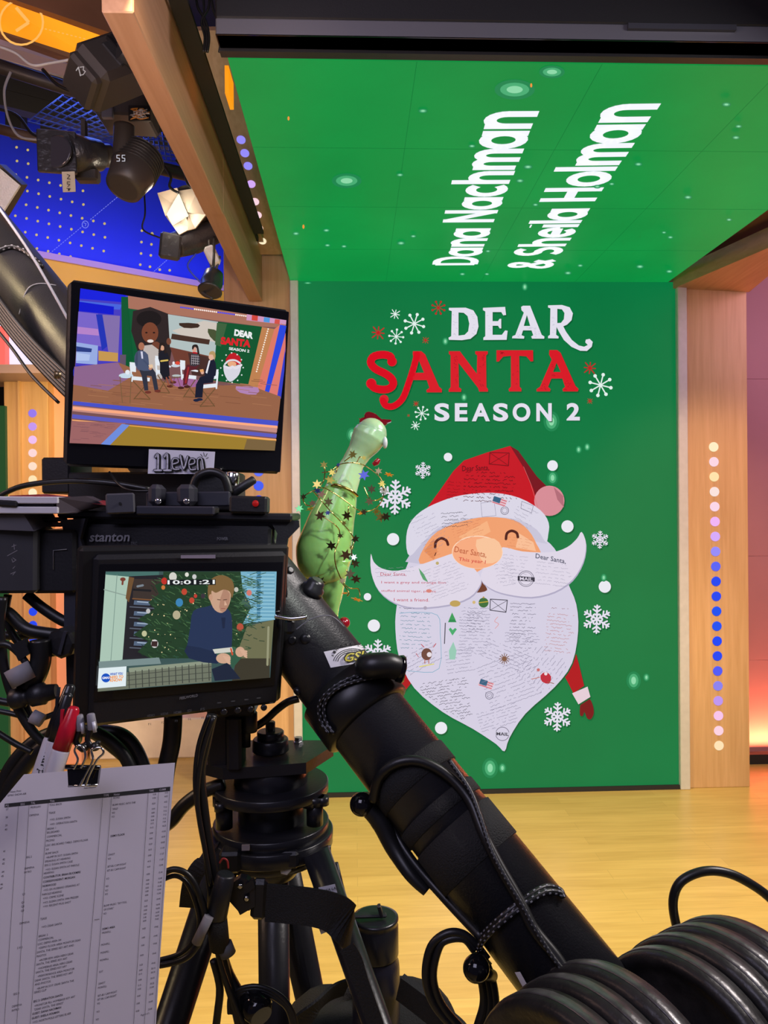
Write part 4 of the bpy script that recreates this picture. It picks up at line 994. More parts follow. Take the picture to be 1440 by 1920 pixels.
for o_, lb in ((0, 'outer loop of black cable hanging left of the bungee knot'), (1, 'inner loop of black cable hanging left of the bungee knot')):
    b = MB(); b.tube([P(895-o_*6,1775+o_*6,.9), P(870,1752+o_*8,.9), P(838-o_*0,1750+o_*12,.9), P(808+o_*14,1775+o_*4,.9), P(798+o_*14,1830,.9), P(812+o_*14,1880,.9), P(850+o_*12,1925,.9), P(900,1960,.9)], .0048, RUB, 12); tag(build('cable_loop', b), lb, 'cable')
for i in range(3):
    b = MB(); b.tube([P(890+i*6,1790,.9), P(902+i*9,1830,.9), P(908+i*10,1880,.9), P(895+i*14,1930,.9), P(880+i*14,2000,.9)], .0055, RUB, 12); tag(build('black_cable', b), 'one of the black cables hanging straight down under the bungee knot', 'cable', 'cables under the bungee knot')
b = MB(); q = tv(985, 1835, .0005); b.box(q, (.006, .003, .03), WHITE, basis(side, td)); wrapm = MB(); wrap([(965,1823),(975,1822),(994,1856),(984,1858)], .0008, WHITE, wrapm, 5); build('paint_scuff', wrapm, jib, 'white paint scuff')

# ================================================================== RUBBER CHICKEN AND STAR GARLAND
CY = 1.26
def Z(x, y): return (500+x/3.84, 740+y/3.84)
GRN = mat('green_rubber', (.30, .60, .17), .22, noise=.12, nscale=14, bump=.14, bscale=70, coat=.6, sub=.25)
HED = mat('pale_green_rubber', (.48, .72, .38), .25, noise=.06, nscale=16, bump=.14, bscale=90, coat=.5, sub=.25)
CRED = mat('red_rubber', (.30, .005, .015), .2, coat=.5); GOLD = mat('gold_foil', (.80, .62, .18), .18, 1)
chk = thing('rubber_chicken', P(622, 1140, CY), 'green rubber chicken with red comb standing on the jib arm', 'toy')
body = [(640,915,29),(632,945,37),(622,975,43),(614,1005,48),(607,1032,52),(607,1052,50),(613,1072,42)]
b = MB(); b.tube([P(x, y, CY) for x, y, r in body], [S(r, CY) for x, y, r in body], GRN, 36, sub=6); b.ball(P(640, 915, CY), S(29, CY), GRN); b.ball(P(611, 1062, CY), S(44, CY), GRN, 28, scale=(1, 1, .85)); build('body', b, chk)
b = MB(); leg = [(622,1050,38),(622,1085,27),(623,1115,20),(624,1140,12),(625,1158,8)]; b.tube([P(x, y, CY) for x, y, r in leg], [S(r, CY) for x, y, r in leg], GRN, 24, sub=6)
b.tube([P(575,1060,CY), P(570,1085,CY), P(580,1110,CY)], [S(12, CY), S(9, CY), S(5, CY)], GRN, 14); build('tail', b, chk)
nk = [(640,918,30),(652,890,25),(662,868,21),(674,848,23),(684,832,29),(692,818,32),(698,806,29),(700,797,20)]
b = MB(); b.tube([P(x, y, CY) for x, y, r in nk], [S(r, CY) for x, y, r in nk], HED, 32, sub=6); b.ball(P(696, 812, CY), S(29, CY), HED, 28); hd_ = build('head', b, chk)
b = MB(); cm_ = [(690,222),(683,205),(665,168),(708,182),(702,165),(712,165),(712,130),(735,122),(760,128),(790,142),(826,176),(895,180),(898,192),(870,202),(845,214),(835,228),(760,218)]
b.prism([P(*Z(x, y), CY-.008) for x, y in cm_], (0, .016, 0), CRED)
for x, y, r in ((700,195,12),(735,155,12),(765,165,12),(800,195,12),(740,200,16),(845,200,9)): b.ball(P(*Z(x, y), CY), S(r*.38, CY)*1.9, CRED, 14)
build('comb', b, chk)
b = MB(); b.ball(P(722, 830, CY-.012), S(8, CY), mat('white_rubber', (.7, .72, .72), .3), 16, scale=(.6, 1, 1.4)); build('eye', b, chk)
b = MB(); b.tube([P(*Z(808,462), CY), P(*Z(790,488), CY), P(*Z(765,505), CY)], [.003, .005, .003], CRED, 10); build('wattle', b, chk)
b = MB(); b.ball(P(645, 1168, CY-.03), S(11, CY), CRED, 20); build('foot', b, chk)
b = MB(); b.tube([P(622, 912, CY-.018), P(628, 909, CY-.026), P(640, 912, CY-.030), P(658, 920, CY-.028), P(670, 930, CY-.018)], .0025, GOLD, 8); build('neck_band', b, chk)
gar = thing('star_garland', P(640, 950, 1.2), 'wire garland of gold and brown foil stars draped round the green chicken', 'garland')
GY = 1.195
def gw(pts, dz=0):
    b = MB(); b.tube([P(*Z(x, y), GY+dz+.008*math.sin(x*.05)) for x, y in pts], .0009, GOLD, 6, sub=5); build('wire', b, gar)
gw([(400,560),(460,550),(520,505),(600,490),(680,500),(760,545),(820,600),(845,680),(830,760),(780,820),(700,842),(640,820),(560,760),(470,700),(400,670),(320,700),(262,740),(280,790),(320,800)])
gw([(330,690),(400,770),(470,850),(540,920),(600,990),(628,1050),(612,1120),(620,1220)], -.004)
gw([(385,870),(440,900),(495,940),(525,985),(515,1060),(490,1140),(500,1240),(550,1350),(600,1393),(660,1398),(672,1455)], -.006)
gw([(412,505),(420,550),(410,620),(380,660)], .0); gw([(560,480),(600,450),(625,430)], -.003); gw([(645,495),(668,450),(680,452)], -.003); gw([(700,660),(740,750),(790,760),(830,740)], -.004); gw([(590,800),(585,860)], -.003); gw([(500,560),(515,510)], 0); gw([(530,1340),(590,1420),(580,1450)], -.002)
SG = mat('gold_star_foil', (.50, .40, .10), .35, .8); SB = mat('brown_star_foil', (.22, .12, .07), .3, .8); SK = mat('dark_star_foil', (.16, .13, .06), .25, .9); SO = mat('orange_star_foil', (.9, .42, .05), .25, .5); SBL = mat('blue_star_foil', (.08, .10, .42), .3, .6); SGR = mat('green_star_foil', (.10, .35, .12), .2, .8); SS = mat('silver_star_foil', (.6, .6, .58), .3, .8)
for x, y, r, m_ in [(412,505,30,SG),(515,505,16,SBL),(620,430,34,SG),(700,578,46,SBL),(805,550,30,SK),(880,576,36,SO),(755,680,36,SK),(740,768,36,SK),(820,880,44,SG),(860,878,38,SK),(685,852,34,SO),(577,872,42,SK),(445,772,38,SK),(385,872,42,SB),(315,822,34,SO),(235,820,34,SGR),(362,645,38,SG),(365,690,30,SBL),(455,612,42,SG),(392,715,38,SB),(330,780,30,SB),(465,1088,44,SK),(570,1155,48,SB),(638,1215,38,SK),(600,1292,42,SK),(642,1328,42,SB),(638,1038,34,SK),(530,1015,26,SK),(545,1338,28,SK),(565,1430,26,SO),(650,1476,44,SO),(385,1345,42,SK),(790,842,30,SG),(845,690,40,SS),(830,642,30,SG),(440,850,24,SBL),(556,925,22,SG),(265,735,26,SK),(700,455,22,SG),(470,560,30,SG),(612,1100,22,SG),(628,1170,26,SS),(700,845,28,SK)]:
    c = P(*Z(x, y), GY-.010+R.uniform(-.006, .006)); r = S(r/3.84, GY)
    M = Euler((R.uniform(-.7, .7), R.uniform(-.7, .7), 0)).to_matrix(); ph = R.uniform(0, 1.2)
    if m_ is SO: M = Euler((1.15, R.uniform(-.4, .4), 0)).to_matrix()
    pts = [c + M @ Vector(((r if k % 2 == 0 else r*.45)*math.cos(ph+k*pi/6), 0, (r if k % 2 == 0 else r*.45)*math.sin(ph+k*pi/6))) for k in range(12)]
    b = MB(); b.prism(pts, M @ Vector((0, .0005, 0)), m_); build('star', b, gar)

# ================================================================== TOP MONITOR
Q = quad((138, 524), (551, 582), (522, 889), (114, 874), 1.12)
def local(Q, x, y, z): return Q.c+Q.x*x+Q.y*y+Q.n*z
mon = thing('field_monitor', local(Q, 0, -Q.H/2, -.02), 'large field monitor on top showing four people seated in a studio', 'monitor')
b = MB(); b.box(local(Q, 0, 0, -.018), (Q.W, Q.H, .036), BLK, Q.M, bev=.006); b.box(local(Q, 0, 0, -.045), (Q.W*.8, Q.H*.7, .03), BLK, Q.M, bev=.006); b.box(local(Q, 0, 0, -.0005), (Q.W*.985, Q.H*.975, .002), GLS, Q.M, bev=.001); build('housing', b, mon)
b = MB(); b.cyl(P(108, 703, 1.02)-Q.x*.004, P(108, 703, 1.02)+Q.x*.004, .005, mat('brass_insert', (.3, .22, .12), .3, .8)); build('screw', b, mon)
QP = Plane(local(Q, 0, 0, .0006), Q.n)
v = Draw(QP, 60, 500, 2.667, lift0=.0002, step=.00005)
E = em
v.poly([(242,108),(1272,268),(1214,920),(188,882)], E(120,82,84))
v.poly([(242,108),(480,145),(450,520),(216,505)], E(70,60,190)); v.poly([(242,108),(470,143),(455,178),(238,160)], E(20,30,220)); v.poly([(238,170),(450,190),(440,215),(236,205)], E(70,100,220)); v.poly([(237,175),(410,200),(408,240),(234,222)], E(10,20,205))
v.poly([(232,225),(330,236),(350,400),(222,385)], E(120,100,200)); v.poly([(320,238),(352,240),(384,392),(350,420)], E(30,50,180)); v.poly([(352,240),(440,246),(430,470),(384,440)], E(130,110,170)); v.poly([(228,300),(330,312),(335,345),(226,335)], E(180,130,200))
v.poly([(222,378),(330,395),(326,490),(220,482)], E(150,170,225)); v.poly([(222,398),(300,410),(296,428),(221,424)], E(40,60,130)); v.poly([(222,430),(290,440),(286,470),(220,470)], E(176,194,236))
v.poly([(212,500),(270,498),(292,515),(260,545),(212,560)], E(20,40,180), smooth=3)
v.poly([(332,420),(430,432),(430,475),(332,470)], E(196,150,80))
v.poly([(446,150),(482,152),(520,520),(452,512)], E(6,86,46)); v.poly([(440,440),(470,440),(468,520),(438,512)], E(96,80,100))
v.poly([(480,146),(1272,268),(1268,306),(1150,300),(676,236),(482,208)], E(168,112,92))
v.poly([(1075,238),(1272,268),(1270,290),(1072,268)], E(206,150,190)); v.poly([(1100,242),(1130,246),(1128,272),(1098,268)], E(210,70,60)); v.poly([(1160,252),(1190,256),(1188,280),(1158,276)], E(80,150,220)); v.poly([(1215,262),(1240,265),(1238,288),(1212,284)], E(210,80,70))
v.nxt()
for i in range(34):
    u = i/33; v.circ(745+u*324, 203+u*44, 4.3, E(60,70,240) if i < 7 or 18 < i < 28 else E(250,232,225), n=8, layer=False)
v.poly([(482,210),(560,220),(560,480),(508,470)], E(8,90,50)); v.poly([(505,222),(682,236),(690,470),(530,430)], E(44,34,34), smooth=2)
v.poly([(680,238),(940,277),(940,470),(690,402)], E(176,190,190)); v.poly([(700,320),(860,270),(938,285),(936,380),(760,350)], E(206,196,186)); v.poly([(735,282),(830,285),(830,305),(760,306)], E(60,40,30), smooth=2); v.poly([(700,335),(890,365),(885,390),(695,362)], E(70,46,36)); v.poly([(880,310),(940,330),(930,380),(890,350)], E(70,80,50), smooth=2)
v.poly([(690,402),(900,450),(895,520),(720,490)], E(110,60,46)); v.poly([(780,430),(900,455),(900,560),(800,540)], E(70,44,40))
v.poly([(930,275),(1150,300),(1085,592),(905,570)], E(8,84,44)); v.poly([(925,280),(975,286),(945,400),(915,390)], E(60,96,60))
v.circ(585, 262, 62, E(26,20,20), 42); v.circ(590, 330, 42, E(120,66,44), 52); v.circ(592, 372, 16, E(230,220,215), 8); v.circ(572, 330, 6, E(30,16,14), 4); v.circ(610, 330, 6, E(30,16,14), 4); v.circ(620, 408, 26, E(112,62,44), 34); v.circ(684, 374, 12, E(120,70,50), 17); v.poly([(560,395),(640,420),(650,560),(560,540)], E(190,180,175), smooth=2)
v.poly([(1150,302),(1212,312),(1125,615),(1078,604)], E(190,128,80)); v.poly([(1212,312),(1250,282),(1170,650),(1125,612)], E(220,120,100)); v.poly([(1240,290),(1272,296),(1215,655),(1160,640)], E(40,70,220)); v.poly([(1268,330),(1268,420),(1240,655),(1180,650)], E(220,120,110)); v.poly([(1268,400),(1262,520),(1245,660),(1225,655)], E(50,60,200))
v.nxt()
for i in range(20): v.circ(1181-58*i/19, 312+212*i/19, 4, E(250,240,225), n=8, layer=False)
v.text('DEAR', ((1010,345),(1104,362),(1014,312)), E(236,240,240), .06); v.text('SANTA', ((942,388),(1092,405),(946,350)), E(216,30,40), .06); v.text('SEASON 2', ((984,416),(1086,430),(986,402)), E(236,240,240), .03)
v.poly([(958,490),(975,500),(1020,495),(1045,488),(1035,540),(990,576),(962,535)], E(214,214,226), smooth=3); v.poly([(968,480),(985,440),(1010,430),(1040,450),(1042,490)], E(190,24,36), smooth=2); v.circ(1000, 487, 22, E(232,170,130), 14); v.line([(965,487),(985,470),(1015,468),(1040,482)], 9, E(220,220,228), 3); v.line([(962,498),(990,508),(1002,500),(1020,508),(1046,492)], 12, E(226,222,232), 3)
v.nxt()
for a_ in range(12): v.circ(1000+56*math.cos(a_*.52), 505+74*math.sin(a_*.52), 4, E(220,230,230), n=6, layer=False)
# floor with planks
v.poly([(212,500),(430,478),(720,600),(1080,590),(1244,650),(1230,770),(202,680)], E(150,98,70)); v.poly([(212,500),(430,480),(480,560),(380,620),(206,590)], E(140,100,140)); v.poly([(1020,598),(1130,604),(1120,640),(1040,630)], E(176,130,180), smooth=2); v.poly([(700,560),(820,560),(830,600),(720,600)], E(160,100,150), smooth=2)
v.nxt()
for i in range(60): x = R.uniform(215, 1150); y = R.uniform(560, 690); L_ = R.uniform(30, 110); v.line([(x, y), (x+L_, y+L_*.10)], 2.5, R.choice([E(126,80,58), E(170,116,82), E(136,88,70)]), layer=False, cap=False)
v.poly([(206,672),(1232,772),(1228,800),(204,690)], E(70,80,200)); v.poly([(204,695),(1228,800),(1224,830),(202,722)], E(196,140,130)); v.poly([(204,700),(1228,796),(1228,808),(204,714)], E(250,170,130)); v.poly([(202,738),(1224,838),(1222,856),(200,758)], E(90,90,190)); v.poly([(200,764),(1222,862),(1221,868),(200,770)], E(245,170,110))
v.poly([(199,772),(470,782),(345,888),(188,882)], E(156,100,100)); v.poly([(450,786),(492,792),(398,892),(344,888)], E(110,140,220)); v.poly([(488,792),(1220,868),(1214,920),(390,892)], E(156,124,44)); v.line([(488,795),(1220,870)], 4, E(240,170,70))
v.nxt()
for i in range(24): x = R.uniform(200, 380); y = R.uniform(785, 868); v.line([(x, y), (x+40, y+3)], 2, E(130,84,90), layer=False, cap=False)
v.poly([(1075,862),(1220,870),(1214,920),(1060,914)], E(120,96,60))
# seated people and director chairs
def chair(x, y, k=1):
    wt = E(226,232,240); br = E(110,80,50)
    v.line([(x-40*k,y+35),(x+50*k,y+130)], 5, br); v.line([(x+50*k,y+35),(x-30*k,y+130)], 5, br); v.line([(x-30*k,y+128),(x+50*k,y+132)], 4, br); v.line([(x-48*k,y-40),(x-40*k,y+40)], 8, wt); v.poly([(x-46*k,y+15),(x+50*k,y+24),(x+48*k,y+42),(x-42*k,y+34)], wt); v.line([(x+20*k,y-5),(x+56*k,y)], 9, wt); v.poly([(x-52*k,y-55),(x-20*k,y-52),(x-20*k,y-5),(x-48*k,y-8)], wt)
chair(540, 532); chair(652, 500, .7); chair(782, 522, .8); chair(886, 568, -.9)
def fig(head, hair, torso, legs, shoes, skin, top, bot, sho, hr=15):
    v.poly(legs, bot); v.poly(torso, top, smooth=2)
    for p_ in shoes: v.circ(p_[0], p_[1], 16, sho, 7)
    v.circ(head[0], head[1]+3, hr, skin, hr*1.3)
    if hair: v.poly(hair, E(40,28,24) if hair[0][0] < 850 else E(180,150,100), smooth=2)
fig((547,395), None, [(520,430),(548,418),(580,440),(585,490),(600,505),(590,520),(530,515),(512,470)], [(535,512),(600,505),(618,530),(632,615),(612,618),(598,548),(575,545),(582,618),(562,620),(548,545)], [(580,628),(628,622)], E(170,110,84), E(74,84,112), E(46,48,62), E(110,50,40))
v.poly([(543,424),(553,424),(556,460),(548,460)], E(210,210,230)); v.poly([(520,430),(530,425),(528,500),(514,480)], E(60,70,96)); v.line([(560,470),(590,500)], 8, E(66,76,104)); v.circ(592,508,9,E(190,130,104)); v.poly([(582,492),(602,488),(606,504),(588,508)], E(230,196,160))
fig((652,402), [(636,400),(640,382),(660,380),(668,400),(672,430),(662,432),(660,400),(646,395),(640,430),(632,425)], [(632,430),(655,420),(680,435),(684,480),(640,485)], [(640,480),(684,478),(690,560),(660,565),(640,530)], [(690,598),(706,578)], E(214,160,130), E(26,26,36), E(24,24,34), E(90,40,30), 11)
v.line([(672,555),(684,592)], 7, E(150,80,60)); v.line([(686,550),(702,575)], 7, E(150,80,60)); v.line([(645,472),(678,468)], 8, E(220,190,90))
fig((812,412), [(800,410),(804,392),(826,390),(834,412),(838,450),(828,440),(824,408),(812,402),(806,415)], [(795,440),(812,428),(836,440),(838,490),(790,495)], [(775,490),(835,492),(820,515),(790,520),(775,590),(755,595),(760,520)], [(745,606),(775,600)], E(214,160,140), E(56,50,58), E(90,30,40), E(70,30,24), 11)
v.nxt()
for i in range(4): v.line([(796,446+i*12),(836,450+i*12)], 1.8, E(190,180,186), layer=False, cap=False); v.line([(800+i*10,440),(798+i*10,490)], 1.8, E(190,180,186), layer=False, cap=False)
v.line([(806,430),(824,432)], 8, E(180,30,40)); v.line([(782,505),(768,580)], 9, E(150,40,46))
fig((896,448), [(885,440),(892,424),(912,424),(918,446),(912,466),(904,440)], [(884,470),(900,462),(918,480),(918,545),(868,555),(866,520)], [(866,545),(912,545),(905,580),(858,585),(852,655),(815,655),(820,590),(840,552)], [(838,664),(822,668)], E(224,176,150), E(22,26,46), E(20,24,44), E(20,30,60), 13)
v.poly([(884,470),(893,466),(876,535),(868,530)], E(226,226,236)); v.circ(852, 530, 8, E(220,170,150)); v.poly([(838,515),(856,512),(860,524),(842,528)], E(226,160,100))
v.circ(470, 545, 36, E(196,216,230), 13); v.line([(440,550),(452,680)], 4, E(120,90,60)); v.line([(496,550),(490,680)], 4, E(120,90,60)); v.circ(478, 528, 12, E(226,232,240), 12); v.line([(452,650),(492,648)], 3, E(120,90,60))
v.circ(718, 495, 22, E(200,210,220), 8); v.circ(728, 482, 12, E(220,70,50), 9); v.circ(708, 482, 6, E(236,236,240), 8); v.circ(722, 545, 22, E(180,190,190), 6); v.line([(715,550),(700,600)], 3, E(110,80,50)); v.line([(725,550),(742,600)], 3, E(110,80,50))
build('studio_picture', v.mb, mon)
# name card
b = MB(); cp = [QP.at(x, y, .0012) for x, y in ((279,842),(403,847),(400,889),(277,888))]; b.prism(cp, Q.n*.0012, mat('lilac_white_card', (.78, .75, .90), .6)); card = build('name_card', b, mon, 'white card with hand drawn 11even lettering')
v = Draw(QP, 60, 500, 2.667, lift0=.0026, step=.0001)
def bub(paths, w=15):
    for p_ in paths: v.line([(x+6, y+5) for x, y in p_], w+3, INK, 3)
    for p_ in paths: v.line(p_, w, INK, 3)
    for p_ in paths: v.line(p_, w-6, mat_card, 3)
mat_card = mat('card_inner', (.62, .60, .74), .6)
bub([[(618,950),(630,940),(630,1010)],[(614,1018),(646,1018)]]); bub([[(662,950),(676,938),(676,1010)],[(660,1018),(694,1018)]])
bub([[(700,988),(730,978),(728,962),(708,960),(700,985),(708,1012),(735,1012)]], 12); bub([[(742,945),(758,1010),(778,950)]], 13)
bub([[(784,990),(812,982),(810,962),(792,962),(784,985),(792,1014),(818,1012)]], 12); bub([[(830,1015),(828,965),(848,960),(856,1012)]], 12)
for p_ in ([(843,938),(852,950)], [(858,930),(862,948)], [(876,935),(868,950)], [(882,955),(872,960)]): v.line(p_, 3.5, INK)
build('card_lettering', v.mb, card)

# ================================================================== CAMERA HEAD BETWEEN THE MONITORS
def bpx(mb, x0, y0, x1, y1, Y, t_, m, M=None, bev=.002):
    """box whose near face fills a photo rectangle at depth Y, t_ deep"""
    w_, h_ = S(x1-x0, Y), S(y1-y0, Y); c = P((x0+x1)/2, (y0+y1)/2, Y)
    M = M or Matrix.Identity(3); c = c+M @ Vector((0, t_/2, 0)); mb.box(c, (w_, t_, h_), m, M, bev); return mb
YW = Euler((0, 0, .30)).to_matrix(); YW1 = Euler((0, 0, .12)).to_matrix()
def tilt(deg, yaw=0): return Euler((0, math.radians(deg), yaw)).to_matrix()
cam_ = thing('camera_control_head', P(340, 1040, 1.06), 'black camera control head with bracket arms between the two monitors', 'camera equipment')
def cp_(name, lb=None, par=None): 
    return lambda mb: build(name, mb, par or cam_, lb)
b = MB(); bpx(b, 78, 858, 130, 925, 1.16, .10, BLK, bev=.003); bpx(b, 130, 885, 440, 960, 1.16, .10, BLK, bev=.003); build('rear_body', b, cam_)
b = MB(); bpx(b, 140, 966, 512, 1012, 1.07, .12, BLK2, tilt(2.2), .003); bpx(b, 150, 985, 505, 1036, 1.05, .10, BLK, tilt(1.3), .004); build('control_box', b, cam_)
b = MB(); bpx(b, 112, 960, 545, 975, 1.05, .16, BLK2, tilt(1.5), .003); build('top_plate', b, cam_)
b = MB(); pl = [P(x, y, 1.03) for x, y in ((112,975),(160,972),(150,1010),(158,1035),(142,1080),(140,1180),(120,1200),(120,1050),(128,1020))]; b.prism(pl, (0, .012, 0), NAVY); b.prism([P(x, y, 1.032) for x, y in ((120,1040),(150,1040),(152,1300),(125,1290))], (0, .02, 0), BLK); build('bracket_arm', b, cam_)
b = MB(); b.prism([P(x, y, 1.06) for x, y in ((505,975),(560,976),(561,988),(540,1010),(535,1040),(538,1120),(515,1120),(515,1030),(520,1000))], (0, .012, 0), BLK); b.prism([P(x, y, 1.07) for x, y in ((450,996),(502,994),(512,1005),(518,1028),(462,1028))], (0, .03, 0), mat('grey_shell', (.10, .10, .10), .4)); build('bracket_arm', b, cam_)
kn = MB(); kn.lathe(P(118, 1205, 1.01), (-.15, -1, 0), [(-.02, .020), (.004, .020), (.008, .017), (.009, .009)], BLK, 8, False); kn.box(P(118, 1205, 1.0), (.004, .006, .03), NAVY, tilt(15)); build('clamp_knob', kn, cam_)
e = MB(); X_ = Vector((1, 0, 0)); ZU = Vector((0, 0, 1))
T2 = tilt(-1.0)
for tx, x0, y0, w_, h_, m_, bo, s_ in (('stanton', 167, 1016, 73, 15, GREY, .02, .18), ('TRC', 245, 1022, 12, 6, GREYD, 0, 0), ('POWER', 407, 1013, 20, 5.5, GREY, .01, 0), ('RAIN', 112, 1092, 14, 5, GREYD, 0, 0)):
    q = P(x0, y0, 1.046); decal(tx, q, X_, (ZU+X_*s_), S(w_, 1.046), S(h_, 1.046), m_, e, bo)
e.box(P(419, 1026, 1.046), (.006, .0006, .0014), em(20, 110, 40)); build('lettering', e, cam_)
b = MB(); bpx(b, 200, 925, 251, 963, 1.02, .03, mat('slate_box', (.06, .06, .075), .5), tilt(-2, .25), .002); b.cyl(P(225, 944, 1.02), P(225, 944, 1.018), .0018, BLK); build('grey_module', b, cam_)
b = MB(); bpx(b, 290, 880, 345, 945, 1.19, .04, NAVY, tilt(3)); bpx(b, 276, 908, 300, 948, 1.05, .04, NAVY, bev=.006); bpx(b, 330, 908, 362, 948, 1.05, .04, NAVY, bev=.006); bpx(b, 275, 922, 430, 950, 1.08, .05, NAVY); bpx(b, 255, 949, 400, 966, 1.03, .04, NAVY, tilt(1)); build('monitor_mount', b, cam_)
for x in (297, 350):
    b = MB(); b.lathe(P(x, 940, 1.04), (0, -1, 0), [(0, .0042), (.003, .0042), (.004, .002)], CHROME, 14); build('screw', b, cam_)
b = MB(); bpx(b, 430, 930, 500, 963, 1.04, .04, BLK, tilt(2), .003); build('tally_box', b, cam_)
b = MB(); b.ball(P(479, 944, 1.038), .0045, mat('red_tally', (.25, .01, .01), .3, emit=rgb(110, 10, 12)), 14); build('tally_lamp', b, cam_)
b = MB(); b.cyl(P(428, 930, 1.1), P(478, 898, 1.1), .007, BLK, .006, bev=.002); build('lever', b, cam_)
b = MB(); b.cyl(P(437, 885, 1.12), P(434, 912, 1.12), .010, CHROME, seg=24, bev=.002); build('chrome_post', b, cam_)
b = MB(); b.tube([P(-10,935,1.1), P(40,912,1.1), P(120,902,1.1), P(200,905,1.1), P(280,918,1.1)], .004, RUB, 10); tag(build('black_cable', b), 'black cable arching over the camera head under the top monitor', 'cable')
b = MB(); b.tube([P(205,885,1.1), P(225,910,1.08), P(250,920,1.07), P(290,920,1.07)], .0016, RUB, 8); tag(build('thin_cable', b), 'thin black cable dropping behind the name card', 'cable')
b = MB(); b.tube([P(360,920,1.09), P(370,895,1.09), P(395,885,1.09), P(420,895,1.09), P(430,925,1.09)], .006, RUB, 10); tag(build('black_cable', b), 'black cable looping beside the chrome post', 'cable')
b = MB(); b.tube([P(515,1155,1.03), P(545,1160,1.03), P(575,1157,1.03)], .003, CHROME, 12); bpx(b, 533, 1162, 552, 1190, 1.03, .02, BLK, bev=.004); build('release_pin', b, cam_)
b = MB(); b.tube([P(556,1180,1.02), P(585,1160,1.02), P(620,1155,1.02), P(645,1175,1.02)], .0009, GREY, 6); tag(build('pale_string', b), 'thin pale cord curving from the release pin over the jib tube', 'cord')
# clapper-like white and red folder and power box at left
b = MB(); bpx(b, -30, 931, 106, 944, .98, .10, WHITE, tilt(.8), .001); bpx(b, -30, 950, 106, 963, .98, .10, WHITE, tilt(.8), .001); bpx(b, -30, 944, 100, 950, .985, .09, BLK, tilt(.8), .001); bpx(b, -4, 938, 30, 950, .976, .01, BLK, tilt(4))
fo = thing('aluminium_slate', P(40, 962, 1.0), 'white edged slate with dark red cover lying on the power box', 'slate'); build('rails', b, fo)
b = MB(); b.prism([P(18,929,.985), P(70,927,1.0), P(190,940,1.05), P(200,948,1.05), P(106,935,.99), P(18,932,.985)], (0, .03, .001), mat('dark_red_cover', (.22, .02, .03), .5)); build('red_cover', b, fo)
b = MB(); b.prism([P(106,933,.98), P(160,930,1.02), P(195,946,1.05), P(150,957,1.02), P(128,962,.98), P(106,962,.98)], (0, .03, 0), mat('slate_edge', (.07, .055, .07), .4)); build('dark_end', b, fo)
pbx = thing('power_box', P(30, 1110, 1.0), 'dark grey power box with torn label at the left edge', 'box')
b = MB(); bpx(b, -40, 990, 64, 1112, 1.0, .08, mat('box_grey', (.035, .035, .042), .5), tilt(1, .1), .004); bpx(b, 60, 995, 140, 1112, 1.02, .10, BLK, tilt(.5), .004); b.prism([P(x, y, .99) for x, y in ((-40,965),(45,965),(64,996),(-40,992))], (0, .08, .01), mat('box_grey_top', (.09, .085, .10), .5)); build('case', b, pbx)
b = MB(); bpx(b, 62, 970, 116, 978, 1.03, .02, BLK); bpx(b, 64, 980, 114, 988, 1.05, .01, mat('peach_label', (.8, .5, .35), .5)); b.tube([P(100,1068,1.018), P(100,1032,1.018), P(125,1030,1.018)], .0006, GREY, 5, sub=1); build('label', b, pbx)
e = Draw(Plane(P(20, 1050, .985), (-.1, -1, 0))); 
for p_ in ([(22,1025),(30,1022)], [(26,1020),(27,1030)], [(24,1046),(30,1050),(24,1054),(22,1048)], [(14,1042),(32,1032)], [(24,1066),(28,1062)], [(20,1076),(29,1072),(24,1078)]): e.line(p_, 1.1, GREY)
build('chalk_marks', e.mb, pbx)

# ================================================================== LOWER MONITOR
Q2 = quad((178, 1042), (540, 1035), (523, 1320), (166, 1366), .99)
mn2 = thing('field_monitor', local(Q2, 0, -Q2.H/2, -.02), 'small field monitor below showing a boy by a christmas tree', 'monitor')
b = MB(); b.box(local(Q2, 0, 0, -.016), (Q2.W, Q2.H, .032), BLK, Q2.M, bev=.005)
b.box(local(Q2, -.004, .004, -.02), (Q2.W+.022, Q2.H+.008, .022), RUB, Q2.M, bev=.004); build('housing', b, mn2)
QP2 = Plane(local(Q2, 0, 0, .0004), Q2.n)
b = MB(); b.prism([QP2.at(x, y, .0) for x, y in ((187,1058),(530,1054),(514,1285),(175,1315))], Q2.n*.0008, GLS); build('glass', b, mn2)
u = Draw(QP2, 0, 0, 1, lift0=.0012, step=.0001)
u.poly([(339,1041),(404,1040),(404,1047),(339,1047)], mat('tally_bar_off', (.30, .26, .34), .4)); u.text('FEELWORLD', ((337,1312),(371,1306),(337,1307)), GREY, .02)
build('tally_bar', u.mb, mn2)
u = Draw(QP2, 0, 0, 1, lift0=.0012, step=.0001)
for i, tx in enumerate(('VIDEO', 'V/DVI', 'HDMI', 'SDI', 'F5')): x = 276+i*25; u.text(tx, ((x,1345-i*3),(x+(14 if i < 3 else 8),1343.5-i*3),(x,1340-i*3)), GREYD, .01)
for i in range(5): x = 278+i*25; u.text('F%d' % (i+1), ((x,1360-i*3),(x+5,1359.5-i*3),(x,1356-i*3)), GREYD, 0)
for x, y in ((408,1318),(434,1315),(459,1312),(482,1309),(506,1318)): u.line([(x, y), (x+6, y-.6)], 2, GREYD)
build('button_lettering', u.mb, mn2)
for x, y in ((419,1334),(445,1331),(469,1329),(494,1326)):
    b = MB(); b.lathe(QP2.at(x, y), Q2.n, [(0, .0042), (.003, .0042), (.0038, .003)], BLK2, 18); build('button', b, mn2)
k = Draw(QP2, 0, 880, 2.483, lift0=.0010, step=.00006)
k.poly([(492,475),(1288,475),(1258,970),(455,1035)], E(60,84,84))
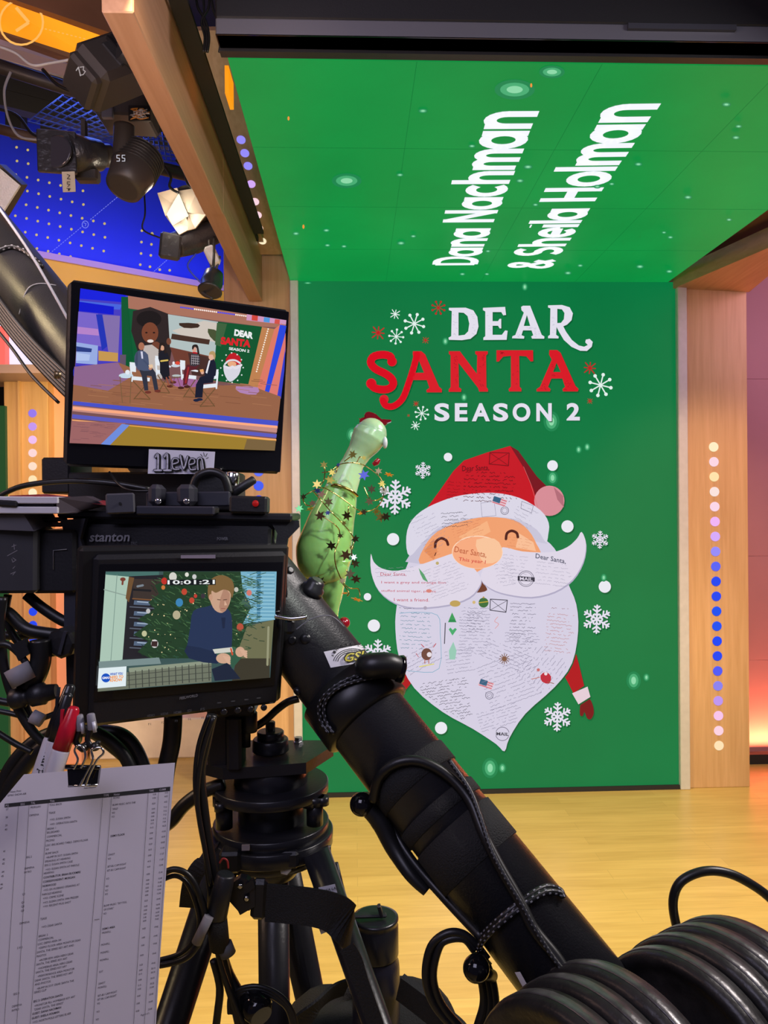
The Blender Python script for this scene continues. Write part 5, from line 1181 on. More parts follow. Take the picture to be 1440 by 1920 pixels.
k.poly([(492,482),(602,494),(572,885),(463,915)], E(170,196,180)); k.poly([(492,478),(740,476),(740,500),(600,500),(492,490)], E(70,110,104)); k.line([(545,492),(515,905)], 3, E(120,146,136)); k.line([(485,560),(595,590)], 5, E(140,160,150)); k.circ(572,512,13,E(120,60,46),9); k.line([(572,515),(570,535)], 9, E(120,60,46))
k.poly([(600,498),(790,490),(780,880),(570,885)], E(36,34,40)); k.poly([(622,510),(770,512),(768,610),(618,600)], E(60,50,46)); k.poly([(600,500),(625,505),(600,620),(585,600)], E(110,80,50)); k.line([(618,602),(760,612)], 6, E(120,80,50)); k.line([(622,560),(700,565)], 10, E(30,30,34)); k.line([(640,545),(665,540)], 10, E(120,130,140))
for y in (640, 690, 740, 785, 830): k.line([(605,y),(730,y+8)], 5, E(90,96,110)); k.poly([(625,y-30),(700,y-26),(698,y-6),(622,y-10)], E(84,100,124)); k.line([(640,y-24),(690,y-20)], 5, E(160,176,196))
tree = [(760,476),(1130,476),(1160,560),(1120,620),(1200,690),(1140,720),(1250,765),(1180,800),(1210,860),(1100,880),(700,880),(640,850),(690,800),(620,770),(690,720),(640,700),(720,650),(690,620),(740,580),(720,540),(760,520)]
k.poly(tree, E(36,62,40))
k.nxt()
for i in range(420):
    x = R.uniform(650, 1200); y = R.uniform(485, 875)
    if x < 700 and y < 640 or x > 1130 and y < 600: continue
    a_ = R.choice([-1, 1])*R.uniform(.1, .9); L_ = R.uniform(14, 34); c_ = R.choice([E(58,92,56), E(28,50,34), E(74,110,70), E(46,80,60)])
    k.line([(x, y), (x+L_*math.cos(a_), y+L_*abs(math.sin(a_)))], 3.2, c_, layer=False, cap=False)
k.poly([(1120,476),(1288,476),(1280,700),(1130,720),(1170,640),(1130,560)], E(120,176,200)); k.poly([(1195,476),(1215,476),(1212,700),(1196,702)], E(60,120,150)); k.nxt()
for i in range(26): y = 482+i*8.5; k.line([(1150 if i < 10 else 1180, y), (1278, y+1)], 2.5, E(160,206,222) if i % 2 else E(90,146,176), layer=False, cap=False)
k.nxt()
for i in range(130):
    a_ = R.choice([-1, 1])*R.uniform(.1, .8); x = R.uniform(1080, 1200); y = R.uniform(490, 760); k.line([(x, y), (x+R.uniform(20, 40), y+20*math.sin(a_))], 3, R.choice([E(50,84,56), E(40,70,50), E(80,116,80)]), layer=False, cap=False)
k.nxt()
for i in range(90): k.circ(R.uniform(690, 1160), R.uniform(570, 870), R.uniform(1.5, 3.5), E(250,226,170), n=6, layer=False)
for x, y, r, c_ in ((765,520,14,(190,50,40)),(805,500,18,(210,210,200)),(858,570,13,(190,70,50)),(835,620,17,(60,130,180)),(893,610,12,(190,70,50)),(822,678,18,(180,170,140)),(760,550,9,(200,120,60)),(910,590,8,(190,60,50)),(945,590,10,(60,50,60)),(672,765,12,(190,190,150)),(720,812,17,(210,210,210)),(1160,575,12,(210,120,110)),(1118,735,16,(180,80,60)),(905,500,10,(200,200,200)),(870,490,9,(220,220,210)),(1100,560,10,(190,190,180)),(690,660,10,(190,190,190))): k.circ(x, y, r, E(*c_), r*1.15)
k.poly([(706,800),(734,800),(732,826),(704,824)], E(60,40,40))
k.poly([(1150,730),(1275,700),(1258,915),(1085,905)], E(110,110,80)); k.poly([(1100,880),(1255,880),(1256,970),(1080,985)], E(60,56,44)); k.line([(1250,735),(1245,910)], 10, E(150,150,120))
k.nxt()
for i in range(30): x = R.uniform(1090, 1220); y = R.uniform(690, 850); k.line([(x, y), (x+R.uniform(10, 26), y+R.uniform(-8, 16))], 3, R.choice([E(50,80,56), E(36,60,44)]), layer=False, cap=False)
k.poly([(460,895),(740,876),(750,905),(460,925)], E(120,140,140), smooth=1); k.poly([(590,945),(985,895),(985,990),(700,1012),(455,1035),(456,1020),(588,1010)], E(110,116,100)); k.poly([(600,925),(980,890),(985,905),(600,945)], E(140,150,130)); k.nxt()
for i in range(13): x = 600+i*31; k.line([(x, 940-i*3.4), (x+2, 1020-i*3.0)], 4, E(60,64,60), layer=False, cap=False)
for i in range(3): k.line([(592,960+i*22),(984,918+i*26)], 3, E(70,74,66), layer=False, cap=False)
k.poly([(900,660),(960,640),(1005,630),(1060,650),(1080,700),(1078,830),(1060,870),(1000,880),(900,885),(870,850),(885,740)], E(38,52,84), smooth=3); k.poly([(870,820),(1000,850),(1040,870),(1010,905),(880,880)], E(32,44,72), smooth=2); k.poly([(1030,690),(1050,690),(1046,740),(1036,740)], E(30,40,66)); k.poly([(985,635),(1020,640),(1035,665),(1000,650)], E(28,36,60))
k.poly([(975,570),(985,545),(1060,540),(1075,590),(1062,640),(1035,668),(1000,655),(978,610)], E(200,160,134), smooth=3); k.poly([(1040,560),(1070,580),(1062,640),(1038,666),(1020,640)], E(176,132,110), smooth=2)
k.poly([(970,600),(968,550),(985,510),(1030,492),(1075,510),(1090,550),(1080,600),(1070,570),(1040,560),(1005,575),(985,565),(985,600)], E(124,96,58), smooth=3); k.circ(981, 596, 9, E(196,150,124), 15); k.line([(1040,608),(1056,606)], 3, E(70,46,40)); k.line([(1012,606),(1026,608)], 3, E(70,46,40)); k.poly([(1046,610),(1058,632),(1044,634)], E(214,172,146)); k.line([(1030,648),(1048,648)], 3, E(150,84,76))
k.poly([(985,930),(1060,900),(1120,975),(1000,985)], E(30,38,58)); k.poly([(1000,835),(1110,830),(1130,860),(1080,905),(1020,900)], E(60,96,76)); k.poly([(990,838),(1080,828),(1086,850),(1000,858)], E(206,206,196)); k.line([(1075,835),(1082,862)], 8, E(200,80,50)); k.poly([(1070,880),(1110,840),(1130,870),(1080,930)], E(50,90,70))
for x, y in ((1040,880),(1118,850)):
    k.circ(x, y, 34 if x < 1100 else 22, E(206,164,138), 24)
    for j in range(4): k.line([(x+2+j*6, y-8+j*9), (x+30, y-2+j*9)], 8, E(214,172,146)); 
k.poly([(460,926),(589,917),(586,1009),(454,1020)], E(224,236,240)); k.circ(493, 971, 21, E(20,80,190), 21); k.text('GMA3', ((476,977),(510,975),(476,966)), E(240,240,250), .04)
k.text('WHAT YOU', ((512,960),(572,956),(512,948)), E(30,80,190), .04); k.text('NEED TO', ((512,975),(574,971),(512,962)), E(240,150,70), .04); k.text('KNOW', ((512,990),(570,986),(512,976)), E(240,150,70), .04)
k.poly([(776,514),(1004,512),(1004,538),(776,540)], E(20,24,28)); k.text('10:01:21', ((780,536),(1000,534),(780,516)), E(236,240,240), .02)
build('boy_picture', k.mb, mn2)
# ================================================================== TRIPOD
TY = 1.15
tx = P(508, 1465, TY).x
def zz(py): return P(508, py, TY).z
def rr(px): return S(px, TY)
tri = thing('tripod', (tx, TY, 0), 'black heavy camera tripod with round hub carrying the camera head', 'tripod')
def ring_(name, segs, m=BLK2, par=tri, seg=64):
    b = MB()
    for y0, y1, r0, r1 in segs:
        z0, z1 = zz(y1), zz(y0); L = z1-z0; bv = min(.0015, L*.3)
        b.lathe((tx, TY, z0), (0, 0, 1), [(0, rr(r1)-bv), (bv, rr(r1)), (L-bv, rr(r0)), (L, rr(r0)-bv)], m, seg, False if seg < 12 else True)
    return build(name, b, par)
zp = zz(1412)
b = MB(); pl = [PZ(x, y, zp) for x, y in ((374,1430),(418,1441),(500,1436),(574,1430),(625,1398),(604,1388),(440,1388),(392,1400))]; b.prism(pl, (0, 0, -rr(20)), BLK2); build('head_plate', b, tri)
ring_('centre_knob', [(1352,1372,9,9),(1370,1386,25,25),(1384,1408,33,34)])
b = MB(); b.lathe(PZ(559, 1394, zp), (0, 0, 1), [(0, .008), (.004, .008), (.0042, .0066), (.010, .0066)], CHROME, 6, False); build('hex_bolt', b, tri)
ring_('pan_bearing', [(1432,1470,68,68)]); ring_('upper_disc', [(1464,1484,107,107)]); ring_('neck', [(1484,1548,60,62)]); ring_('lower_disc', [(1536,1556,107,107)]); ring_('bowl_ring', [(1554,1582,115,114)])
ring_('bowl', [(1580,1600,106,100),(1598,1640,72,46)])
for x, y, yw in ((420, 1506, .3), (590, 1500, -.2)):
    b = MB(); c = P(x, y, TY-.04); b.cyl(c+Vector((0, 0, -.035)), c, .012, BLK2); 
    for a_ in range(3): q = c+Vector((math.cos(a_*2.09+yw)*.012, math.sin(a_*2.09+yw)*.012, 0)); b.lathe(q, (0, 0, 1), [(-.006, .009), (.006, .009)], BLK2, 16)
    b.lathe(c, (0, 0, 1), [(-.006, .014), (.006, .014)], BLK2, 20); build('lock_knob', b, tri)
b = MB(); b.box(P(461, 1589, TY-rr(113)), (.011, .004, .007), mat('bubble_level', (.35, .3, .3), .3)); build('bubble_level', b, tri)
def leg(p0, p1, r_, m=BLK2):
    b = MB(); q0 = Vector(p0); q1 = Vector(p1); d_ = (q1-q0).normalized(); t_ = (q0.z-.03)/-d_.z if d_.z else 1
    e_ = q0+d_*t_; b.cyl(q0, e_, r_, m, r_*.85, seg=28); l_ = build('leg', b, tri)
    b = MB(); b.lathe((e_.x, e_.y, 0), (0, 0, 1), [(0, .03), (.012, .034), (.03, .03), (.045, .018)], RUB, 20); build('rubber_foot', b, l_)
leg(P(592, 1596, TY-.07), P(700, 1900, TY-.13), .0195)
leg(P(424, 1600, TY-.05), P(330, 1890, TY-.11), .024)
leg(P(530, 1625, TY+.05), P(592, 1920, TY+.16), .026)
b = MB(); b.cyl((tx+.002, TY, zz(1630)), (tx+.002, TY, .30), rr(29), BLK2, seg=36); build('centre_column', b, tri)
for x, y in ((535, 1627), (434, 1627)):
    b = MB(); c = P(x, y, TY-.075); b.lathe(c, (.1, -1, .1), [(0, .0085), (.005, .0085), (.006, .006)], STEEL if x > 500 else BLK2, 6, False); build('hex_bolt', b, tri)
b = MB(); bpx(b, 410, 1600, 450, 1640, TY-.09, .03, BLK, bev=.004); build('leg_yoke', b, tri); b = MB(); bpx(b, 470, 1600, 560, 1632, TY-.085, .03, BLK, bev=.004); build('leg_yoke', b, tri); b = MB(); bpx(b, 596, 1585, 620, 1625, TY-.03, .03, BLK2, bev=.004); build('leg_yoke', b, tri)
b = MB(); bpx(b, 388, 1330, 428, 1440, 1.10, .05, BLK, bev=.004); bpx(b, 424, 1345, 452, 1448, 1.08, .05, BLK2, bev=.004); build('riser_block', b, tri)
b = MB(); b.cyl(P(462, 1400, 1.1), P(462, 1340, 1.1), .006, RUB); b.cyl(P(468, 1372, 1.1), P(468, 1335, 1.1), .011, BLK, bev=.001); bpx(b, 404, 1290, 476, 1345, 1.08, .06, BLK, bev=.004); build('riser_screw', b, tri)
for pa_, s_ in (((815-340, 0), 0),):
    b = MB(); q = [P(x, y, TY-.155) for x, y in ((597,1665),(628,1658),(634,1680),(600,1680))]; b.prism(q, (0, .001, 0), WHITE); q = [P(x, y, TY-.155) for x, y in ((596,1736),(627,1741),(602,1752))]; b.prism(q, (0, .001, 0), WHITE)
    e = Draw(Plane(q[0], (0, -1, 0))); st = build('sticker', b, tri, 'white company sticker half covered by the strap')
    for r_ in (20, 17, 14): e.line([(606+r_*math.cos(math.radians(t_)), 1690+r_*math.sin(math.radians(t_))) for t_ in range(-100, -30, 10)], 1, INK, cap=False)
    e.text('SEA·LA', ((608,1673),(630,1667),(608,1668)), INK, .01); build('sticker_print', e.mb, st)
# strap and buckle
stp = thing('webbing_strap', P(560, 1700, .99), 'black webbing strap with plastic buckle round the tripod legs', 'strap')
b = MB(); b.strap([P(498,1692,.99), P(540,1696,.985), P(590,1702,.98), P(630,1714,.985), P(652,1738,1.0), P(660,1766,1.06)], .048, .003, FAB, Vector((.12, 0, 1))); build('webbing', b, stp)
b = MB(); b.strap([P(650,1776,.97), P(664,1800,.97), P(676,1840,.97), P(690,1880,.97), P(704,1920,.97), P(715,1960,.97)], .020, .002, FAB, Vector((1, 0, -.1))); build('loose_tail', b, stp)
b = MB(); bpx(b, 470, 1652, 500, 1728, .985, .014, BLK, tilt(4), .005); bpx(b, 440, 1662, 474, 1712, .985, .012, BLK, tilt(0), .006)
b.prism([P(x, y, .983) for x, y in ((432,1658),(450,1646),(462,1648),(478,1660),(478,1700),(450,1716),(446,1708),(430,1690))], (0, .012, 0), BLK2); b.prism([P(x, y, .98) for x, y in ((460,1658),(474,1650),(478,1664),(462,1676))], (0, .008, 0), BLK); build('buckle', b, stp)
for x, y in ((462, 1684), (450, 1661)):
    b = MB(); b.lathe(P(x, y, .98), (0, -1, 0), [(0, .0036), (.002, .0036), (.003, .002)], CHROME, 12); build('rivet', b, stp)
b = MB(); b.strap([P(352,1700,1.02), P(360,1650,1.0), P(384,1612,1.0), P(400,1585,1.03)], .022, .003, FAB, Vector((1, -.2, .5))); build('side_webbing', b, stp)
b = MB(); b.cyl(P(630, 1618, 1.17), P(642, 1690, 1.17), .0035, BLK, .008); tag(build('handle_stick', b), 'thin black handle tip poking up behind the strap', 'handle')
# bottle and bag
btY = 1.13; bx = P(704, 1730, btY).x
zb_ = lambda py: P(704, py, btY).z
bt = thing('water_bottle', (bx, btY, zb_(2075)), 'black insulated water bottle with flip straw lid behind the strap', 'bottle')
BTM = mat('navy_black_bottle', (.018, .018, .030), .32, bump=.1, bscale=500); R_ = rr(44)
b = MB(); z0 = zb_(2075); b.lathe((bx, btY, z0), (0, 0, 1), [(0, R_*.9), (.004, R_), (zb_(1815)-z0, R_), (zb_(1803)-z0, R_*.97), (zb_(1795)-z0, R_*.9), (zb_(1785)-z0, R_*.9)], BTM, 48); build('body', b, bt)
b = MB(); z1 = zb_(1790); b.lathe((bx, btY, z1), (0, 0, 1), [(0, R_*.93), (.003, R_*.96), (zb_(1735)-z1, R_*.96), (zb_(1732)-z1, R_*.92), (zb_(1726)-z1, R_*.92), (zb_(1723)-z1, R_*.97), (zb_(1719)-z1, R_*.96), (zb_(1718)-z1, R_*.84)], BLK2, 48); lid = build('lid', b, bt)
b = MB(); b.box(P(693, 1716, btY-.01), (.05, .012, .005), BLK, tilt(3, .1), .002); b.box(P(713, 1708, btY-.01), (.005, .010, .018), BLK, tilt(-15), .001); build('flip_spout', b, lid)
bg = thing('black_bag', (P(640, 1990, 1.2).x, 1.2, .55), 'soft black bag strapped low between the tripod legs holding the bottle', 'bag')
b = MB(); cx = P(680, 1985, 1.2); vs = []; fs = []; n1, n2 = 16, 28
for i in range(n1+1):
    t_ = pi*i/n1
    for j in range(n2):
        q = 2*pi*j/n2; f_ = 1+.05*math.sin(3*q+2*t_)+.04*math.cos(5*q-t_)
        vs.append(cx+Vector((.15*math.sin(t_)**.7*math.cos(q)*f_, .09*math.sin(t_)**.7*math.sin(q)*f_, .10*math.cos(t_)*f_+(.02 if math.cos(q) > 0 else 0))))
for i in range(n1):
    for j in range(n2): fs.append((i*n2+j, i*n2+n2+j, i*n2+n2+(j+1) % n2, i*n2+(j+1) % n2))
b.add(vs, fs, FAB, True); build('body', b, bg)
b = MB(); b.strap([P(560,1920,1.08), P(590,1890,1.08), P(620,1862,1.1), P(650,1850,1.12)], .03, .004, FAB, Vector((.3, -.3, 1))); build('bag_strap', b, bg); b = MB(); b.strap([P(750,1850,1.1), P(790,1880,1.08), P(850,1930,1.05), P(880,1970,1.0)], .04, .01, FAB, Vector((.2, -.3, 1))); build('bag_strap', b, bg)

# ================================================================== CABLES BY THE TRIPOD
def cab(pts, r_, lb, m_=RUB, Y=1.02, name='black_cable', grp=None, seg=10):
    b = MB(); b.tube([P(p[0], p[1], p[2] if len(p) > 2 else Y) for p in pts], r_, m_, seg); return tag(build(name, b), lb, 'cable', grp)
cab([(398,1340),(385,1400),(376,1450),(382,1520),(392,1590),(400,1640),(398,1690),(408,1760),(425,1830),(445,1900),(460,1980)], .0065, 'thick black cable falling along the left of the tripod hub to the bottom', Y=.98)
cab([(392,1340),(372,1400),(366,1470),(374,1540),(385,1600),(390,1650),(404,1740),(412,1800),(440,1880),(475,1960)], .0030, 'thin black cable beside the thick one left of the tripod hub', Y=.97)
cab([(400,1345),(378,1420),(370,1500),(382,1580),(396,1660)], .0030, 'short thin black cable ending at the taped bundle left of the hub', Y=.965)
cab([(400,1800),(412,1850),(408,1900),(400,1960)], .0050, 'black cable dropping straight down from the taped bundle', Y=.99)
cab([(415,1700),(410,1760),(425,1820),(450,1870),(470,1930)], .0075, 'thickest black cable below the taped bundle', Y=.985)
cab([(300,1642),(325,1630),(352,1640),(372,1672),(385,1720),(372,1770),(345,1798),(300,1810)], .0038, 'outer black cable loop hanging left of the tripod', Y=.95, name='cable_loop')
cab([(300,1652),(328,1642),(350,1655),(366,1690),(374,1730),(362,1765),(338,1788),(300,1800)], .0030, 'inner black cable loop hanging left of the tripod', Y=.955, name='cable_loop')
b = MB(); b.cyl(P(392, 1718, .945), P(368, 1768, .945), .006, GREYT); tag(build('tape_wrap', b), 'clear grey tape wrapped on the cable loop left of the tripod', 'tape')
b = MB(); b.cyl(P(424, 1638, .96), P(404, 1720, .96), .0115, BLK, .014, bev=.002); b.cyl(P(406, 1715, .96), P(412, 1775, .97), .0125, FAB); b.cyl(P(420, 1770, .97), P(428, 1790, .97), .010, GREYD)
tag(build('taped_cable_bundle', b), 'black taped joint of the cables beside the strap buckle', 'cable')
cab([(412,1618),(418,1610),(426,1614),(428,1628)], .0012, 'tiny red wire at the top of the taped bundle', mat('red_wire', (.3, .02, .02), .4), .955)
for i, lb in enumerate(('outer', 'middle', 'inner')):
    cab([(430+i*5,1900),(432+i*5,1868+i*3),(455,1852+i*5),(490,1850+i*5),(525-i*3,1866+i*4),(548-i*4,1895),(560-i*4,1940)], .0028, '%s thin cable coil at the bottom beside the centre column' % lb, Y=.98, name='cable_coil')
b = MB(); b.lathe(P(478, 1882, .98), (.5, -.8, -.3), [(-.02, .012), (-.012, .018), (.012, .019), (.02, .014)], GLS, 24); b.tube([P(470,1860,.98), P(455,1880,.98), P(462,1910,.98)], .006, BLK, 10); tag(build('clamp_handle', b), 'glossy black clamp handle inside the cable coil at the bottom', 'handle')
cab([(560,1310),(540,1316),(520,1330),(498,1350),(480,1362)], .0055, 'braided black cable passing behind the lower monitor to the jib collar', Y=1.12)
cab([(420,1470,1.12),(380,1485,1.12),(345,1510,1.12),(320,1540,1.12),(290,1560,1.12)], .010, 'fat black cable running from the hub down behind the paper', Y=1.12)
# left side cables
for pts, r_, Yq, lb in (
    ([(-20,1135),(15,1150),(50,1180),(100,1190),(130,1195)], .0085, 1.02, 'thick black cable from the power box to the bracket knob'),
    ([(50,1115),(80,1140),(120,1165),(150,1170)], .0075, 1.04, 'upper short cable between power box and bracket'),
    ([(-10,1190),(30,1192),(80,1190),(120,1200)], .0060, 1.05, 'straight horizontal cable left of the bracket knob'),
    ([(5,1120),(0,1180),(10,1260),(30,1320),(60,1370),(90,1400)], .0062, 1.0, 'long black cable curving down the left edge'),
    ([(15,1115),(12,1160),(40,1210),(90,1225),(120,1215)], .0052, 1.03, 'black cable sweeping right under the power box'),
    ([(75,1200),(76,1240),(60,1280),(35,1300)], .0130, 1.0, 'fat curved black conduit with grey tape at left'),
    ([(45,1250),(44,1300),(55,1340),(80,1350)], .0052, 1.01, 'thin black cable bending beside the fat conduit'),
    ([(-20,1310),(20,1318),(50,1312),(95,1300)], .0050, 1.02, 'lower horizontal cable leading to the black connector'),
    ([(-20,1330),(30,1340),(60,1350),(85,1345),(120,1330)], .0035, 1.0, 'thin cable beneath the black connector at left'),
    ([(-10,1370),(30,1395),(60,1410)], .0040, .99, 'short cable at the lower left edge above the paper'),
    ([(10,1500),(30,1460),(70,1410),(110,1385),(150,1380)], .0105, 1.03, 'left braided black cable arching behind the markers'),
    ([(-10,1530),(15,1450),(60,1395),(110,1372),(170,1370),(215,1400),(262,1440)], .0100, 1.06, 'long braided black cable arching from the left edge over the paper'),
    ([(185,1372),(225,1378),(250,1400),(268,1440),(275,1480)], .0100, 1.02, 'right braided black cable curving down behind the paper'),
    ([(150,1360),(200,1385),(235,1420),(255,1470)], .0085, 1.0, 'inner braided black cable behind the binder clips'),
    ([(325,1340),(322,1390),(312,1440),(305,1490)], .0120, 1.04, 'straight fat black cable hanging right of the binder clips'),
    ([(-20,1215),(10,1208),(35,1225),(60,1260)], .0045, .99, 'thin black cable crossing the conduit at left')):
    cab(pts, r_, lb, Y=Yq)
b = MB(); b.prism([P(x, y, .985) for x, y in ((20,1210),(45,1198),(55,1225),(35,1240))], (0, .01, 0), BLK); tag(build('velcro_tab', b), 'black velcro tab on the cables at the left edge', 'strap')
b = MB(); c = P(38, 1265, .985); b.cyl(P(30, 1250, .985), P(46, 1280, .985), .0155, GREYT, seg=20); tag(build('tape_wrap', b), 'lilac grey tape wrapped round the fat conduit at left', 'tape')
b = MB(); b.cyl(P(60, 1342, .985), P(80, 1352, .985), .0085, GREYT); tag(build('tape_wrap', b), 'small grey tape wrap under the black connector at left', 'tape')
b = MB(); b.lathe(P(18, 1312, .99), P(105, 1296, .99)-P(18, 1312, .99), [(0, .008), (.004, .013), (.018, .013), (.02, .010), (.026, .010), (.028, .014), (.044, .014), (.046, .011), (.06, .009)], BLK, 24); tag(build('cable_connector', b), 'ribbed black cable connector at the left below the grey tape', 'connector')

# ================================================================== MARKERS, CLIPS AND THE SCRIPT PAGE
def marker(p0, p1, p2, r_, capm, lb, word):
    """p0 cap tip, p1 cap end, p2 body end"""
    a_, c_, e_ = P(*p0), P(*p1), P(*p2); g = thing('marker_pen', e_, lb, 'marker', 'marker pens clipped beside the lower monitor'); dr_ = (e_-a_).normalized()
    L1 = (c_-a_).length; L2 = (e_-a_).length
    b = MB(); b.lathe(a_, dr_, [(0, r_*.45), (.003, r_*.66), (L1*.35, r_*.8), (L1*.45, r_*.97), (L1, r_)], capm, 28); b.box(a_+dr_*L1*.35+Vector((-r_*.8, -r_*.3, 0)), (.003, .003, L1*.6), capm, basis((1, 0, 0), -dr_)); build('cap', b, g)
    b = MB(); b.lathe(a_+dr_*L1, dr_, [(0, r_*.93), (.002, r_*1.0), (L2-L1-.004, r_*.98), (L2-L1, r_*.8)], mat('pen_white', (.55, .53, .58), .4), 28); build('barrel', b, g)
    if word:
        e = MB(); v_ = (CO-c_); v_ = (v_-dr_*v_.dot(dr_)).normalized(); w_ = dr_.cross(v_)
        V_, F_, bb = glyphs(word, .01); st = a_+dr_*(L1+.008); Lw = .040; hw = r_*1.15; vs = []
        for x, y in V_:
            uu = (x-bb[0])/(bb[2]-bb[0])*Lw; vv = ((y-bb[1])/(bb[3]-bb[1])-.5)*hw; ang = vv/r_
            vs.append(st+dr_*uu+(v_*math.cos(ang)-w_*math.sin(ang))*(r_*1.03))
        e.add(vs, F_, INK); build('pen_lettering', e, g)
MR = mat('red_cap', (.55, .01, .03), .25); MK = mat('black_cap', (.012, .012, .015), .25)
marker((133, 1283, .88), (100, 1385, .86), (62, 1490, .845), .0088, MK, 'black capped marker pen standing left of the red one', 'Sharpie')
marker((128, 1300, .865), (113, 1390, .86), (78, 1480, .85), .0082, MK, 'second black capped marker pen just behind the red one', None)
marker((140, 1325, .84), (113, 1405, .832), (88, 1490, .825), .0094, MR, 'red capped marker pen in front of the black ones', None)
# hooks and binder clips
def hook(x, y, lb):
    g = thing('cord_hook', P(x, y, .84), lb, 'hook', 'hooks holding the binder clips')
    b = MB(); b.cyl(P(x-2, y-30, .84), P(x+2, y, .84), .0042, GREYT, .0052, bev=.001); b.cyl(P(x+3, y-15, .837), P(x+6, y+5, .837), .002, STEEL); build('sleeve', b, g)
    b = MB(); b.tube([P(x, y-2, .84), P(x-8, y+18, .84), P(x, y+32, .84), P(x+10, y+34, .84), P(x+12, y+22, .84)], .003, RUB, 10); b.ball(P(x+6, y+32, .838), .005, RUB, 12); build('knotted_cord', b, g)
hook(150, 1370, 'cord hook with grey sleeve above the left binder clip'); hook(172, 1368, 'cord hook with grey sleeve above the right binder clip')
PY = .80
Qp = quad((-22, 1460), (328, 1430), (290, 1922), (-78, 2016), .78)
PP = Plane(Qp.c, Qp.n)
if PP.n.dot(CO-Qp.c) < 0: PP.n = -PP.n
page = thing('script_page', PP.at(130, 1960), 'printed show rundown page hanging from binder clips at lower left', 'paper')
PAP = mat('lilac_lit_paper', (.62, .58, .68), .7, noise=.03, nscale=6, bump=.08, bscale=20)
b = MB(); out = [(45,1452),(328,1430),(322,1500),(308,1680),(297,1840),(292,1925),(285,2000),(-60,2090),(-60,1600),(0,1506)]
b.prism([PP.at(x, y, -.0003) for x, y in out], PP.n*.0003, PAP); build('sheet', b, page)
w4 = Draw(PP, 0, 1400, 2.483, lift0=.0001, step=.00003)
PI_ = mat('print_grey', (.045, .04, .055), .7); PIK = mat('print_black', (.02, .02, .025), .7)
ux = (PP.at(318, 1476)-PP.at(0, 1511)).normalized(); uy = PP.n.cross(ux); uy = uy if uy.z > 0 else -uy
def row(x, y, tx, hpx=11, bold=0, m_=None):
    a_ = w4.pt((x, y)); s_ = S(hpx/2.483, .78); V_, F_, bb = glyphs(tx, bold); k_ = s_/.70*.80
    w4.mb.add([a_+ux*(vx-bb[0])*k_*.78+uy*vy*k_ for vx, vy in V_], [f_ if (1) else f_ for f_ in F_], m_ or (PIK if bold else PI_))
w4.nxt()
TT = [(240,259,'Title'),(230,277,'TOSS BACK'),(227,314,'TEASE'),(232,345,'+VO: SUSAN SMITH'),(232,367,'+VO: OPERATION SANTA'),(220,388,'BREAK 1'),(219,405,'BILLBOARD'),(218,425,'COMMERCIAL'),(215,444,'PROMO'),(213,465,'LOC: BIG BOARD TABLE- DEMO FLOOR'),(213,484,'X4'),(212,503,'BUMP BACK'),(215,521,'+BUMP IN SOT: SUSAN SMITH'),(209,540,'SPEAKING AT HEARING'),(207,558,'SEG 2: SUSAN SMITH CASE'),(212,578,'+VO: SUSAN SMITH AT PAROLE'),(204,595,'HEARING'),(202,615,'CONTRIBUTOR: BRIAN BUCKMIRE',1),(200,635,'CORRESPONDENT: MORGAN',1),(198,655,'NORWOOD',1),(202,674,'+VO: EX-HUSBAND SPEAKING AT'),(196,694,'PAROLE HEARING'),(200,712,'+VO: CRIME SCENE'),(200,732,'+VO: SUSAN SMITH 1994 PRESSER'),(200,750,'+VO: RECENT MUG SHOT'),(187,808,'TEASE'),(193,845,'+VO: DEAR SANTA'),(180,888,'BREAK 2'),(178,906,'COMMERCIAL'),(176,925,'LOC: DEMO AREA X4'),(180,943,'+DEMO FLOOR AREA MONITOR DEAR'),(172,963,'SANTA, THE SERIES KEY ART AND'),(171,982,'PHOTOS'),(182,1000,'+INTERVIEW AREA HERO DEAR'),(168,1020,'SANTA, THE SERIES KEY ART'),(178,1038,'+HOMEBASE AREA HERO DEAR'),(166,1057,'SANTA, THE SERIES KEY ART'),(175,1075,'+PERFORMANCE AREA MONITOR'),(163,1095,'DEAR SANTA, THE SERIES KEY ART'),(162,1113,'AND PHOTOS'),(172,1132,'+BUMP IN SOT: DEAR SANTA THE'),(158,1150,'SERIES CLIP'),(155,1192,'SEG 3: OPERATION SANTA',1),(160,1212,'+MONITOR FILL HOMEBASE KEY ART'),(158,1230,'"DEAR SANTA, THE SERIES"'),(150,1250,'GUEST: DANA NACHMAN',1),(148,1270,'GUEST: SHEILA HOLMAN',1),(152,1289,'+VO: NORTH POLE LETTERS ELVER')]
for r_ in TT: row(r_[0], r_[1], r_[2], 11.5, .012 if len(r_) > 3 else 0)
